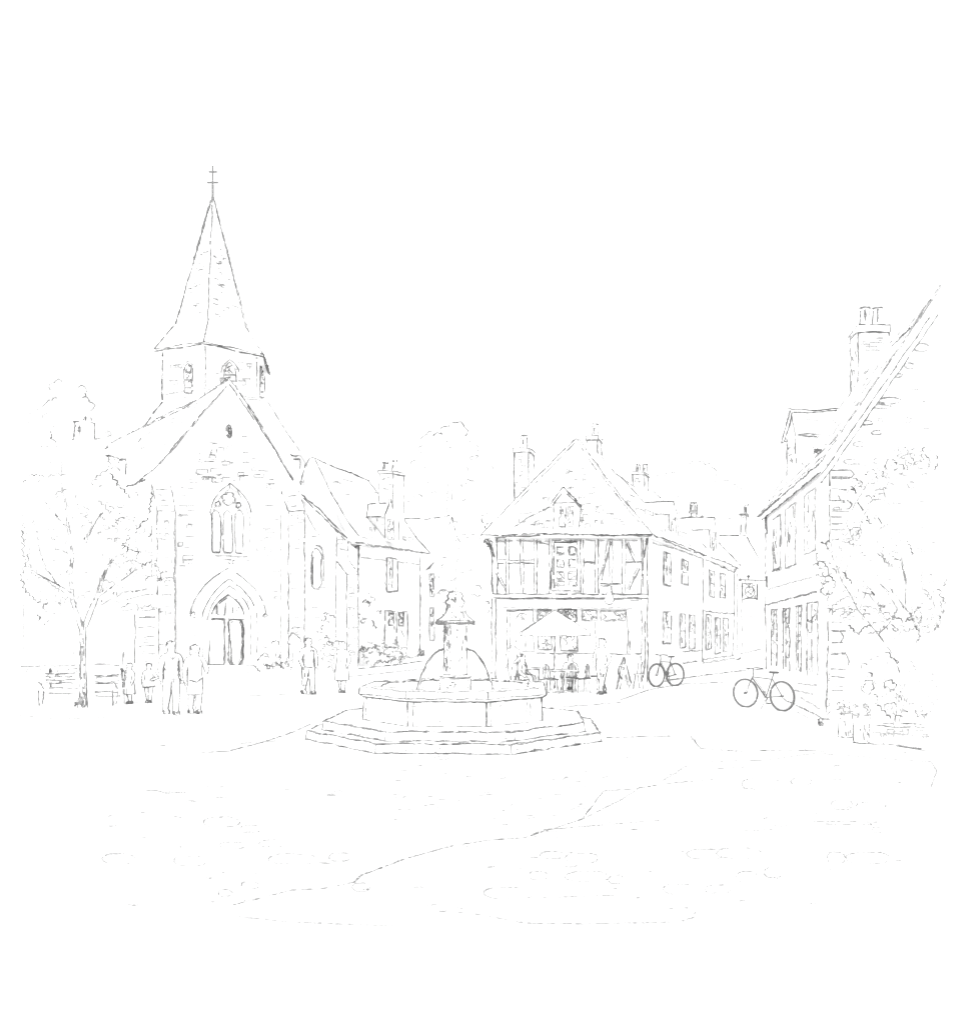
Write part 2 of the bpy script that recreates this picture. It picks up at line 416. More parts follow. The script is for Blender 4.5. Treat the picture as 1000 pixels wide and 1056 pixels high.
    for i, j, st in ((5, 0, M), (0, 1, D), (1, 2, D)):
        sp.stroke([e0[i], e0[j]], st); sp.stroke([e0b[i], e0b[j]], st)
    sp.stroke([e0[1], e0[2]], X)
    sp.stroke([e1[5], e1[0]], FT)
    for i, j, nst in ((5, 0, 26), (0, 1, 34), (1, 2, 6)):   # slate marks
        nn = (e1[j] - e1[i]).cross(e2[i] - e1[i]).normalized()
        if nn.dot(CAM - e1[i]) < 0: nn = -nn
        for _ in range(nst):
            h = U(.03, .62) ** 1.0; l, rgt = e1[i].lerp(e2[i], h), e1[j].lerp(e2[j], h); q = U(.1, .75); w_ = U(.08, .2)
            pts = [l.lerp(rgt, q) + nn * .02, l.lerp(rgt, q + w_) + nn * .02]
            if R() < .4: pts.append(pts[1] - V((0, 0, .18)))
            sp.stroke(pts, L if R() < .4 else FT)
    sp_o = sp.build('spire', ch)
    cr = MB(M_STONE)
    def bar(x0, y0, x1, y1, w_): cr.tube([P(x0, y0, 62), P(x1, y1, 62)], w_ / F * 62, 2, 6)
    bar(219.3, 208, 219.3, 190, 1.1); bar(219.3, 192, 219.3, 172, .75); bar(214.5, 188, 224, 188, .8); bar(216, 177, 223, 177, .8)
    cr.lathe(P(219.3, 205, 62), [(.03, -.25), (.12, -.1), (.12, .1), (.03, .3)], 8, 2)
    for x, y in ((219.3, 171.5), (214.3, 188), (224.3, 188), (216, 177), (223, 177)): cr.lathe(P(x, y, 62), [(.01, -.07), (.07, 0), (.01, .07)], 6, 2)
    cr.build('cross', sp_o)
    # slit window
    s_ = MB(M_STONE); sl = ring(236.3, 444.5, 2.2, 7, 12)[:-1]
    pprism(s_, A, sl, .05, .03); s_.ink(A, [sl], X, .04, closed=True); s_.scrib(A, 235, 439, 237.8, 450, 9, D, .05)
    s_.build('slit_window', ch)
    # great traceried window
    g = MB(M_STONE); outer = ogive(217, 258, 529, 499) + [(258, 572), (217, 572)]
    pprism(g, A, outer, .1, .05)
    g.ink(A, [ogive(216.5, 258.5, 529, 498.5)], M, .06); g.ink(A, [[(258, 530), (256, 572)], [(217, 529), (217.5, 532)]], FT, .06)
    g.ink(A, [ogive(219.5, 255.5, 530, 503)], FT, .06); g.ink(A, [[(237, 498), (237, 504)], [(222, 573), (255, 574)]], L, .06)
    go = g.build('great_window', ch)
    tr = MB(M_STONE)
    for x, y, q, st in ((235.5, 514, 6.6, M), (224.4, 520, 2.8, M), (245.8, 520.5, 2.8, M)):
        tr.prism([A.pt(a_, b_, .1) for a_, b_ in ring(x, y, q, q, 14)[:-1]], (0, .05, 0))
        tr.ink(A, [ring(x + q * .55 * math.cos(k), y + q * .55 * math.sin(k), q * .5, q * .5, 7, k - 1.9, k + 1.9) for k in [PI / 2 * i + .4 for i in range(4)]], st, .11)
        tr.ink(A, [ring(x, y, q, q, 14)], L, .11)
    tr.ink(A, [[(228, 505), (224, 512)], [(244, 505), (248, 513)], [(221, 525), (224, 528)]], FT, .07)
    tr.build('tracery', go)
    for x0, x1, st in ((218.5, 227, M), (230.5, 239, L), (242.5, 250.5, L)):
        l_ = MB(M_PLASTER); lp = ogive(x0, x1, 532, 526, 4) + [(x1, 569), (x1 - 1.5, 570.5), (x0 + 1.5, 570.5), (x0, 569)]
        pprism(l_, A, lp, .04, .09); l_.ink(A, [lp], st, .1, closed=True)
        if st == M: l_.ink(A, [[(218.7, 529), (218.7, 569)]], D, .11)
        l_.ink(A, [[(x0 + 1, 569.8), (x1 - 1, 569.8)]], D, .11)
        l_.build('lancet_light', go)
    # portal
    po = MB(M_STONE); hood = ogive(196, 274.5, 634, 586)
    inner = ogive(203, 268, 640, 592)
    pprism(po, A, hood + [(270, 688), (253, 688), (253, 640)] + ogive(217, 253, 640, 612)[::-1] + [(213, 688), (200, 688)], .3, .28)
    B = Plane((0, d - .28, 0), (0, -1, 0))
    po.ink(B, [hood[:8], hood[1:7]], M); po.ink(B, [hood[9:]], M); po.ink(B, [hood[3:9]], L, .02)
    po.ink(B, [ogive(208.5, 265, 638, 597)], M); po.ink(B, [ogive(214, 259, 640, 604)], L); po.ink(B, [ogive(218.5, 251.5, 634, 613)], D)
    po.ink(B, [[(208.5, 640), (208.5, 684)], [(201, 645), (201, 680)]], FT); po.ink(B, [[(265, 640), (265, 673)], [(258.5, 640), (258.5, 676)]], L)
    po.scrib(B, 196, 630, 201, 637, 5, M); po.scrib(B, 271, 633, 276, 637, 4, M); po.scrib(B, 234, 577, 242, 582, 6, M)
    po.scrib(B, 240, 600, 262, 630, 6, FT)
    po_o = po.build('portal', ch)
    ty = MB(M_STONE); tpoly = ogive(218, 252, 636, 613) + [(252, 638), (218, 638)]
    pprism(ty, A, tpoly, .08, .08); ty.ink(A, [[(224, 634), (224, 624)], [(232, 634), (233, 621)], [(224, 634), (232, 634)], [(240, 626), (240, 633)], [(226, 623), (234, 617)]], M, .09)
    ty.scrib(A, 222, 620, 248, 635, 6, FT, .09); ty.ink(A, [[(219, 638), (252, 638)]], L, .09)
    ty.build('tympanum', po_o)
    for (x0, x1), st in (((215.5, 231), L), ((235.5, 250.5), D)):
        dd = MB(M_WOOD); poly = rect(x0, 639, x1, 686) if st == L else [(x0, 641), (x0 + 2, 639.5), (x1 - 3, 639.5), (x1 - .5, 644), (x1, 660), (x1 - .7, 680), (x1 - 4, 686), (x0 + 4, 686), (x0 + .5, 681)]
        pprism(dd, A, poly, .1, .1)
        dd.ink(A, [poly], st, .11, closed=True)
        if st == L: dd.ink(A, [[(x0, 640), (x0, 685)], [(x0, 639), (x1, 639.4)], [(x0, 685.5), (x1, 686)], [(x1, 641), (x1, 684)]], M, .12)
        else: dd.ink(A, [poly[:1] + poly[-2:], poly[1:8]], X, .12); dd.ink(A, [[(p[0] * .75 + 243 * .25, p[1] * .9 + 66.2) for p in poly]], FT, .12, closed=True)
        o = dd.build('door_leaf', po_o)
        if st == L: o['label'] = 'plain square door leaf'
        else: o['label'] = 'dark edged door leaf with rounded corners'
    # buttresses
    def buttress(wpoly, top, left, dfront, dback, courses, st, name='buttress'):
        b = MB(M_STONE); Fp = front(dfront); Bp = front(dback)
        (x0, yt, x1, yb) = wpoly; (tx0, ty0, tx1) = top
        zg = 0
        f0, f1 = Fp.pt(x0, yt), Fp.pt(x1, yt); b0, b1 = Bp.pt(tx0, ty0), Bp.pt(tx1, ty0)
        g0, g1 = V((f0.x, f0.y, 0)), V((f1.x, f1.y, 0)); h0, h1 = V((b0.x, b0.y, 0)), V((b1.x, b1.y, 0))
        b.mesh([g0, g1, h1, h0, f0, f1, b1, b0], [(0, 1, 5, 4), (1, 2, 6, 5), (4, 5, 6, 7), (0, 4, 7, 3), (3, 7, 6, 2), (0, 3, 2, 1)])
        b.stroke([f0, f1], st[0]); b.stroke([f0, b0], st[1]); b.stroke([f1, b1], st[2]); b.stroke([g0, f0], st[3]); b.stroke([g1, f1], st[4])
        b.stroke([V((b0.x, b0.y, 0)), b0], st[5])
        for k in range(1, courses):
            q = k / courses; l_, r_ = f0.lerp(b0, q), f1.lerp(b1, q); o_ = V((0, -.02, .01))
            b.stroke([l_.lerp(r_, U(.1, .3)) + o_, l_.lerp(r_, U(.6, .95)) + o_], L)
        b.stones(Fp, inpoly(rect(x0 + 1, yt + 3, x1 - 1, yb - 5)), (x0, yt, x1, yb), int((yb - yt) / 7), FT, .015, size=(3, 9))
        return b.build(name, ch)
    buttress((162, 527, 180, 686), (157, 500, 176), 0, 44.4, 45.55, 5, (M, M, L, M, L, L))
    buttress((297.5, 527, 314, 680), (290, 507, 308), 0, 44.4, 45.55, 4, (D, D, L, M, M, L))
    # aisle with lean-to roof
    a2 = front(45.3); ai = MB(M_STONE)
    pprism(ai, a2, [(304, 689), (304, 508), (312, 513), (358, 556), (358, 689)], 1.3)
    ai.stones(a2, inpoly([(318, 530), (340, 550), (344, 680), (318, 680)]), (316, 525, 346, 680), 14)
    ai.ink(a2, [[(316, 530), (331, 556)]], FT); ai.ink(a2, [[(346, 560), (346, 655)]], FT)
    ai.build('aisle_wall', ch)
    ar = MB(M_TILE); a3 = front(45.0)
    pprism(ar, a3, [(308, 508), (359, 553), (359, 557), (308, 512)], 2.0)
    ar.ink(a3, [[(311, 510), (330, 526), (358, 555)]], D); ar.ink(a3, [[(313, 514), (335, 535), (356, 557)], [(340, 541), (358, 554)]], M)
    ar.scrib(a3, 309, 494, 314, 500, 5, M)
    ar.build('aisle_roof', ch)
    lw = MB(M_STONE); lp = ogive(321.5, 331, 574, 565, 5) + [(331, 602), (328, 607.5), (323.5, 607.5), (321.5, 604)]
    pprism(lw, a2, lp, .08, .05); lw.ink(a2, [lp], L, .06, closed=True); lw.ink(a2, [[(321.7, 572), (321.7, 605), (325, 607.5)], [(322.6, 574), (322.6, 603)]], D, .06)
    lw.ink(a2, [quad((326, 562), (333, 562), (333.5, 578)), [(333.5, 578), (333, 600)]], L, .06)
    lw.build('lancet_window', ch)
    buttress((357.5, 592, 369, 688), (347, 578, 360), 0, 43.6, 44.7, 1, (M, D, M, M, L, L), 'end_buttress')
    ub = MB(M_STONE); pprism(ub, front(44.72), [(347, 690), (347, 553), (358, 560), (366.5, 566), (367, 690)], .6)
    ub.ink(front(44.72), [[(347, 553), (347, 578)], [(347, 580), (346.5, 655)]], L); ub.ink(front(44.72), [[(358.5, 558), (358.5, 580)]], L); ub.stones(front(44.72), inpoly(rect(346, 556, 360, 577)), (346, 556, 360, 577), 5)
    ub.build('buttress_pier', ch)
    # low side aisle by the tree
    sa = MB(M_STONE); s4 = front(44.2)
    pprism(sa, s4, [(139, 691), (139, 627), (163, 622), (163, 691)], 1.2)
    sa.ink(s4, [[(139, 634), (139, 684)]], M); sa.ink(s4, [[(163.5, 625), (163.5, 676)]], L)
    for y in (637, 647, 657, 666, 674): sa.ink(s4, [[(143, y), (147 + U(0, 4), y)], [(151, y - .3), (160, y)]], L)
    sa.stones(s4, inpoly(rect(141, 632, 162, 688)), (141, 632, 162, 688), 8)
    sa.build('side_buttress', ch)
    sr = MB(M_TILE); pprism(sr, s4, [(128, 630), (133, 618), (157, 611), (164, 619), (164, 627), (139, 629)], 1.3, .2)
    sr.ink(s4, [[(130, 619), (145, 614), (157, 612), (162, 617)], [(124, 629), (137, 628)], [(147, 630), (160, 628)]], L, .21)
    sr.build('side_roof', ch)
    # step before the door
    st_ = MB(M_STONE); sp_ = [G(205, 690.5), G(262, 689.2), G(268, 696), G(200, 696.5)]
    st_.prism(sp_, (0, 0, .12)); top = [p + V((0, 0, .125)) for p in sp_]
    st_.stroke([top[0].lerp(top[1], .85), top[1], top[2]], M); st_.stroke([top[2], top[2].lerp(top[3], .3)], FT)
    st_.build('door_step', ch)
church()

# ------------------------------------------------------------------ cottage and small house behind the church
def chimney(parent, d, x0, xm, x1, yt, yb, cap, pots, st=M, thick=.7, slant=2):
    """a brick stack seen on its corner: front x0..xm, return side xm..x1"""
    A = front(d); b = MB(M_STONE)
    a0, a1 = A.pt(x0, yb + 12), A.pt(xm, yb + 12); t0, t1 = A.pt(x0, yt), A.pt(xm, yt)
    bk = V(((x1 - xm) / F * d + .02, thick, 0)) if x1 > xm else V((0, thick, 0))
    fl = V(((x1 - xm) / F * d * .12, thick, 0))
    b.loft([[a0, a1, a1 + bk, a0 + fl], [t0, t1, t1 + bk, t0 + fl]])
    b.stroke([A.pt(x0, yb), t0], st[0]); b.stroke([A.pt(xm, yb), t1], st[1])
    if x1 > xm: b.stroke([A.pt(xm, yb) + bk, t1 + bk], st[2])
    b.stones(A, inpoly(rect(x0 + 1, yt + 2, xm - 1, yb - 2)), (x0, yt, xm, yb), max(2, int((xm - x0) * (yb - yt) / 60)), FT, .02, size=(2, 5))
    o = b.build('chimney', parent)
    c = MB(M_STONE); cx = 1.3
    q0, q1, u0, u1 = A.pt(x0 - cx, yt, .06), A.pt(xm + cx * .4, yt, .06), A.pt(x0 - cx, yt - cap, .06), A.pt(xm + cx * .4, yt - cap, .06)
    bk2 = bk + V((.06, .1, 0))
    c.loft([[q0, q1, q1 + bk2, q0 + fl], [u0, u1, u1 + bk2, u0 + fl]])
    for s_ in ((u0, u1), (q0, q1), (q0, u0), (q1, u1)): c.stroke(s_, st[1])
    if x1 > xm: c.stroke([u1, u1 + bk2], st[2]); c.stroke([q1, q1 + bk2], st[2])
    c.build('chimney_cap', o)
    for (px, pt, w) in pots:
        p = MB(M_STONE); base = P(px, yt - cap + .5, d + thick * .5); z = (yt - cap - pt) / F * d; rr = w / 2 / F * d
        p.lathe(base, [(rr, -.05), (rr * .82, z * .85), (rr * 1.05, z * .86), (rr * 1.05, z), (rr * .6, z)], 12)
        for sx in (-1, 1): p.stroke([base + V((sx * rr * .97, 0, 0)), base + V((sx * rr * .8, 0, z * .85))], D if sx < 0 else M, d)
        p.stroke([base + V((rr * 1.1 * math.cos(k), -rr * 1.1 * math.sin(k), z)) for k in [PI * i / 6 for i in range(7)]], D, d)
        for k in range(3): p.stroke([base + V((-rr * .5 + U(-.3, .3) * rr, -rr * .95, z * U(.1, .4))), base + V((-rr * .4, -rr * .95, z * U(.5, .8)))], M, d)
        p.build('chimney_pot', o)
    return o
def cottage():
    ct = empty('cottage', (-5.8, 49.5, 0), 'cottage beside the church with a steep roof, one dormer and a shop window', 'house')
    n0, n1 = V((-7.19, 47, 0)), V((-3.99, 53.3, 0)); w = (n1 - n0).normalized(); inn = V((-w.y, w.x, 0)); ez = EYE + 85 / F * 47
    W = Plane(n0, -inn)
    wl = MB(M_PLASTER); up = V((0, 0, ez))
    wl.loft([[n0, n1, n1 + inn * 3.1, n0 + inn * 3.1], [n0 + up, n1 + up, n1 + up + inn * 3.1, n0 + up + inn * 3.1]])
    wl.ink(W, [[(369.5, 562), (369.5, 610)], [(369.5, 640), (369.5, 684)]], M); wl.ink(W, [[(433, 573), (433, 676)], [(365, 566), (370, 562), (376, 560)]], L)
    wl.ink(W, [[(365, 570), (366, 564), (374, 560)]], M); wl.scrib(W, 431, 668, 437, 678, 6, M); wl.ink(W, [[(412, 677), (425, 678), (436, 675)]], L)
    wl.ink(W, [[(372, 575), (432, 582)], [(396, 600), (402, 611)]], FT)
    wl_o = wl.build('wall', ct)
    rf = MB(M_TILE); e0, e1 = W.pt(364, 559, .25), W.pt(444, 571, .25); rn = P(322, 472, 49.0)
    n = (e1 - e0).cross(rn - e0).normalized()
    if n.dot(CAM - e0) < 0: n = -n
    S = Plane(e0, n); poly = [(322, 471), (379, 494), (400, 519), (420, 540), (445, 571), (364, 559), (350, 528), (336, 500)]
    pprism(rf, S, poly, .15)
    rf.ink(S, [[(324, 472), (342, 510), (361, 542), (370, 553)]], M); rf.ink(S, [[(324, 472), (345, 482), (379, 495)], [(340, 479), (378, 494)]], M)
    rf.ink(S, [[(379, 495), (398, 519)], [(382, 499), (395, 515)]], L); rf.ink(S, [[(416, 535), (430, 556), (443, 570)]], M); rf.ink(S, [[(366, 559), (400, 564), (443, 571)], [(378, 562), (436, 570)]], L)
    rf.stones(S, inpoly(poly), (330, 480, 430, 560), 16, FT, slope=.15)
    rf.ink(S, [[(372, 538), (384, 556)]], FT)
    ro = rf.build('roof', ct)
    ge = MB(M_PLASTER); gd = front(48.6)
    pprism(ge, gd, [(322, 471), (310, 498), (306, 510), (306, 560), (368, 560), (350, 528)], .3)
    ge.ink(gd, [quad((319, 472), (312, 485), (310, 500))], M); ge.ink(gd, [[(319, 472), (323, 471)]], L)
    ge.build('gable_end', ct)
    chimney(ro, 49.3, 391, 405, 415, 488, 528, 2.5, [(397.5, 477, 5), (407, 475, 5.5)], (L, L, M))
    dm = MB(M_TILE); da = front(49.0)
    q = [(380, 520), (401, 518.5), (396, 532.5), (378, 533)]
    pprism(dm, da, q, .8); dm.ink(da, [q], M, closed=True); dm.ink(da, [[(378, 533), (397, 532)]], D)
    do = dm.build('dormer', ro)
    df = MB(M_PLASTER); db = front(49.05); fp = [(397, 532), (402, 521), (411, 534), (411, 561), (397, 557)]
    pprism(df, db, fp, .8); df.ink(db, [[(397, 532), (397, 556)], [(401, 519), (396, 532)], [(411, 536), (411, 558)]], L); df.ink(db, [[(379, 534), (397, 555)]], L)
    df.build('dormer_front', do)
    window(do, db, 400, 535, 406, 556, L, 1, 2, .03, 6)
    window(ct, W, 399, 575.5, 410, 610, M, 2, 1, .04, 0, slope=(.1, .0), scr=9)
    sw = window(ct, W, 397, 630, 420, 668, L, 2, 1, .04, 0, slope=(.06, 0), scr=3); sw.name = 'shop_window'
    for x0 in (401, 411):
        b = MB(M_WOOD); pprism(b, W, rect(x0, 632, x0 + 5, 645), .03, .07); b.ink(W, [rect(x0, 632, x0 + 5, 645)], M, .08, closed=True); b.scrib(W, x0 + .5, 632, x0 + 4.5, 645, 7, M, .08); b.build('upper_light', sw)
cottage()
def small_house():
    sh = empty('small_house', (-3.2, 57, 0), 'small plain house with a low gable, set back past the cottage chimney', 'house')
    A = front(56); b = MB(M_PLASTER)
    pprism(b, A, [(434, 682), (434, 588), (452, 577), (465, 535), (480, 572), (480, 682)], 5)
    b.ink(A, [[(465, 533), (458, 553), (450, 576)], [(466, 533), (472, 556), (476, 562)]], M); b.ink(A, [[(450, 574), (443, 585), (436, 588)]], M); b.ink(A, [[(470, 585), (470, 640)]], FT)
    b.build('wall', sh)
    r = MB(M_TILE); B = front(55.7); q = [(414, 535), (465, 533), (451, 576), (446, 580), (438, 588), (434, 588), (428, 556)]
    pprism(r, B, q, .3); r.ink(B, [[(417, 535), (440, 535), (464, 532)]], M); r.build('roof', sh)
    window(sh, A, 443, 592, 447.5, 615, L, 1, 3, .05, 5); window(sh, A, 443, 627, 447.5, 660, FT, 1, 2, .05, 4)
small_house()

# ------------------------------------------------------------------ half timbered house
def timbered():
    d = 30.0; A = front(d)
    h = empty('half_timbered_house', (3.2, 31.5, 0), 'half-timbered house with a hipped tile roof and a café on the ground floor', 'house')
    wl = MB(M_PLASTER); pprism(wl, A, rect(510, 709, 669, 552), 4.0); wl_o = wl.build('wall', h)
    wl2 = None
    tb = MB(M_WOOD); O = Plane((0, d - .05, 0), (0, -1, 0))
    def beam(p, q, w, st=(M, L)):
        (x0, y0), (x1, y1) = p, q; ln = math.hypot(x1 - x0, y1 - y0); nx, ny = -(y1 - y0) / ln * w / 2, (x1 - x0) / ln * w / 2
        poly = [(x0 + nx, y0 + ny), (x1 + nx, y1 + ny), (x1 - nx, y1 - ny), (x0 - nx, y0 - ny)]
        pprism(tb, A, poly, .06, .05 + U(0, .004))
        tb.ink(O, [[poly[0], poly[1]]], st[0], .012); tb.ink(O, [[poly[3], poly[2]]], st[1], .012)
    beam((510, 555), (510, 613), 5, (L, M)); beam((664.5, 555), (664.5, 704), 6, (L, M)); beam((509, 617), (509, 700), 4, (L, L))
    for x, st in ((523, (L, L)), (538, (L, L)), (552, (L, M)), (568, (L, L)), (600, (L, L)), (615, (L, M)), (630, (FT, FT)), (643, (L, FT))): beam((x, 556), (x, 612), 3, st)
    beam((513, 579), (551, 579), 3, (M, L)); beam((602, 579.5), (614, 579.5), 1.5, (M, FT)); beam((645, 578), (661, 578), 2, (L, FT))
    beam((512, 590), (522, 609), 2, (L, L)); beam((619, 598), (628, 558), 2.5, (M, L)); beam((647, 560), (656, 580), 2, (M, FT)); beam((658, 586), (648, 608), 2.2, (L, M))
    beam((508, 614.5), (669, 615), 4, (M, M))
    tb.ink(O, [[(512, 558), (565, 558)], [(603, 557), (660, 557)]], FT); tb.ink(O, [[(556, 560), (566, 561)]], L)
    tb.ink(O, [[(499, 557), (505, 563), (507, 575), (508, 613)]], X); tb.scrib(O, 498, 554, 508, 566, 8, D); tb.ink(O, [[(663, 557), (663, 605)], [(665, 640), (665, 690)]], M)
    tb.build('timber_frame', h)
    # brackets under the eave
    for x0, x1 in ((499, 510), (668, 664)):
        b = MB(M_WOOD); pprism(b, A, [(x0, 554), (x1, 554), (x1, 575), ((x0 + 2 * x1) / 3, 562)], .12, .12)
        b.ink(A, [[(x0, 554), ((x0 + 2 * x1) / 3, 562), (x1, 575)]], D, .13); b.scrib(A, min(x0, x1) + 1, 555, max(x0, x1) - 1, 561, 6, M, .13); b.build('eave_bracket', h)
    # casement
    wo = MB(M_WOOD); pprism(wo, A, rect(568.5, 557, 598, 609), .1, .1)
    wo.ink(A, [rect(568.5, 557, 598, 609)], L, .11, closed=True); wo.ink(A, [[(571, 607), (571, 560), (595, 559), (595, 605)]], M, .11); wo.ink(A, [[(571, 559), (596, 558.5)], [(568, 588), (568, 608)]], D, .115)
    wo_o = wo.build('casement_window', h)
    for i, x in enumerate((574, 586)):
        for j, y in enumerate((564, 577, 589.5, 600)):
            p = MB(M_PLASTER); q = rect(x, y, x + 7.5, y + (8 if j < 3 else 4)); pprism(p, A, q, .02, .125)
            p.ink(A, [q], L if j > 1 else M, .13, closed=True); p.scrib(A, q[0][0] + .6, y + .6, q[1][0] - .6, q[2][1] - .6, (8, 5, 3, 1)[j], M, .13)
            p.build('pane', wo_o)
    # ground floor: shopfront
    sf = MB(M_WOOD); pprism(sf, A, rect(512, 619, 662, 628), .16, .16)
    sf.ink(A, [[(512, 617), (560, 617), (624, 616.5)], [(634, 617), (660, 617)]], M, .17); sf.ink(A, [[(515, 626), (560, 627), (658, 627)]], FT, .17); sf.ink(A, [[(650, 620), (659, 620)]], L, .17); sf.build('fascia', h)
    dr = MB(M_WOOD); pprism(dr, A, rect(522, 629, 551, 690), .08, .08); dr.ink(A, [[(522.5, 690), (522.5, 629.5), (549, 629.5), (549.5, 641)]], L, .09); dr.ink(A, [[(523, 630), (549, 629.6)]], M, .095)
    dr.ink(A, [[(525.5, 672), (525.5, 632)], [(550, 641), (550, 672), (538, 672)], [(542, 655), (542, 672)]], L, .09); dr.ink(A, [quad((532, 639), (536, 630), (541, 633)), [(534, 636), (545, 641)]], L, .09); dr.scrib(A, 532, 631, 545, 643, 5, FT, .09); dr.build('café_door', h).name = 'cafe_door'
    def shopwin(x0, y0, x1, y1, st, n, dark):
        f = MB(M_WOOD); pprism(f, A, rect(x0, y0, x1, y1), .06, .06); f.ink(A, [rect(x0, y0, x1, y1)], st, .07, closed=True); o = f.build('shop_window', h)
        g = MB(M_PLASTER); pprism(g, A, rect(x0 + 1, y0 + 1, x1 - 1, y1 - 1), .012, .075); g.scrib(A, x0 + 1, y0 + 1, x1 - 1, y1 - 1, n, dark, .08)
        g.build('pane', o)
    shopwin(554.5, 629, 568, 640, M, 22, L); shopwin(575, 628.5, 594.5, 641, D, 46, M); shopwin(600, 629.5, 615, 640, L, 14, L); shopwin(619, 630, 645, 640, L, 16, L)
    shopwin(555, 652.5, 568.5, 670, M, 16, L); shopwin(577.5, 652.5, 595.5, 671, M, 16, M)
    sw = MB(M_WOOD); pprism(sw, A, rect(552, 674, 662, 676.5), .14, .14); sw.ink(A, [[(553, 674), (600, 674)], [(595, 674), (615, 674)]], L, .15); sw.ink(A, [[(630, 674.5), (661, 674.5)]], M, .15); sw.build('window_sill', h)
    pi = MB(M_WOOD); pprism(pi, A, rect(645.5, 629, 648.5, 674), .06, .07); pi.ink(A, [[(645.5, 629), (646, 640), (647.5, 652), (647, 674)], [(649, 660), (649, 674)]], L, .08); pi.build('shopfront_post', h)
    pi = MB(M_WOOD); pprism(pi, A, rect(613.5, 642, 615.5, 674), .06, .07); pi.ink(A, [[(614, 642), (614, 668)]], FT, .08); pi.build('shopfront_post', h)
    # roof
    r = MB(M_TILE); e0 = P(495, 552, 29.65); e1 = P(674, 551, 29.65); ap = P(594, 454, 33.0)
    n = (e1 - e0).cross(ap - e0).normalized()
    if n.dot(CAM - e0) < 0: n = -n
    S = Plane(e0, n); poly = [(495, 552), (520, 527), (555, 490), (590, 455), (594, 452.5), (598, 455), (612, 474), (640, 511), (674, 551)]
    pprism(r, S, poly, .16)
    r.ink(S, [[(592, 453), (555, 490), (520, 526), (495, 552)]], M); r.ink(S, [[(592, 457), (560, 490), (530, 521)], [(596, 456), (612, 481), (636, 511), (660, 540)]], L)
    r.ink(S, [[(597, 453), (620, 486), (645, 518), (673, 551)]], M); r.ink(S, [[(589, 456), (594, 452), (599, 456)]], D); r.ink(S, [[(495, 552), (540, 551), (570, 550), (620, 552), (673, 551)]], D)
    r.ink(S, [[(510, 554), (560, 552)], [(560, 551), (600, 551), (672, 552.5)]], M, .02)
    r.ink(S, [[(530, 543), (548, 532), (568, 522)]], M)
    r.stones(S, inpoly([(520, 545), (590, 468), (645, 540)]), (515, 465, 650, 547), 70, FT, slope=-.1, size=(3, 9)); r.stones(S, inpoly([(520, 545), (592, 480), (645, 545)]), (515, 480, 650, 547), 14, L, slope=-.1, size=(3, 8))
    ro = r.build('roof', h)
    # back slope so that the roof closes
    # dormer in the hip
    dp = front(29.85); df = MB(M_PLASTER); pprism(df, dp, [(570, 548), (570, 519), (581, 503), (598, 521), (596, 547)], 2.2)
    df.ink(dp, [[(570.5, 519), (570.5, 546)], [(571, 547), (596, 546)], [(572, 518.5), (592, 518.5)]], L); df.ink(dp, [[(599, 522), (596, 546)]], L); do = df.build('dormer', ro)
    dr = MB(M_TILE); pprism(dr, dp, [(567, 519), (581, 501), (600, 523), (597.5, 523.5), (581, 505), (570, 519.5)], 2.3, .12)
    dr.ink(dp, [[(567.5, 519), (581, 502)], [(571, 519), (581, 506)]], M, .13); dr.ink(dp, [[(581, 502), (600, 522)], [(584, 509), (599, 523)]], M, .13); dr.ink(dp, [[(592, 515), (600, 523)]], D, .13); dr.scrib(dp, 585, 502, 592, 506, 4, L, .13); dr.build('dormer_roof', do)
    window(do, dp, 577, 522, 583, 543, L, 1, 1, .03, 4); window(do, dp, 586, 522, 591, 543, FT, 1, 1, .03, 2)
    chimney(ro, 33.5, 530, 545, 551, 466, 517, 4, [(540, 449, 7)], (D, L, L), .8)
    chimney(ro, 34.5, 605, 616, 622, 453, 474, 4, [(613.5, 437, 5.5)], (L, M, L), .8)
timbered()

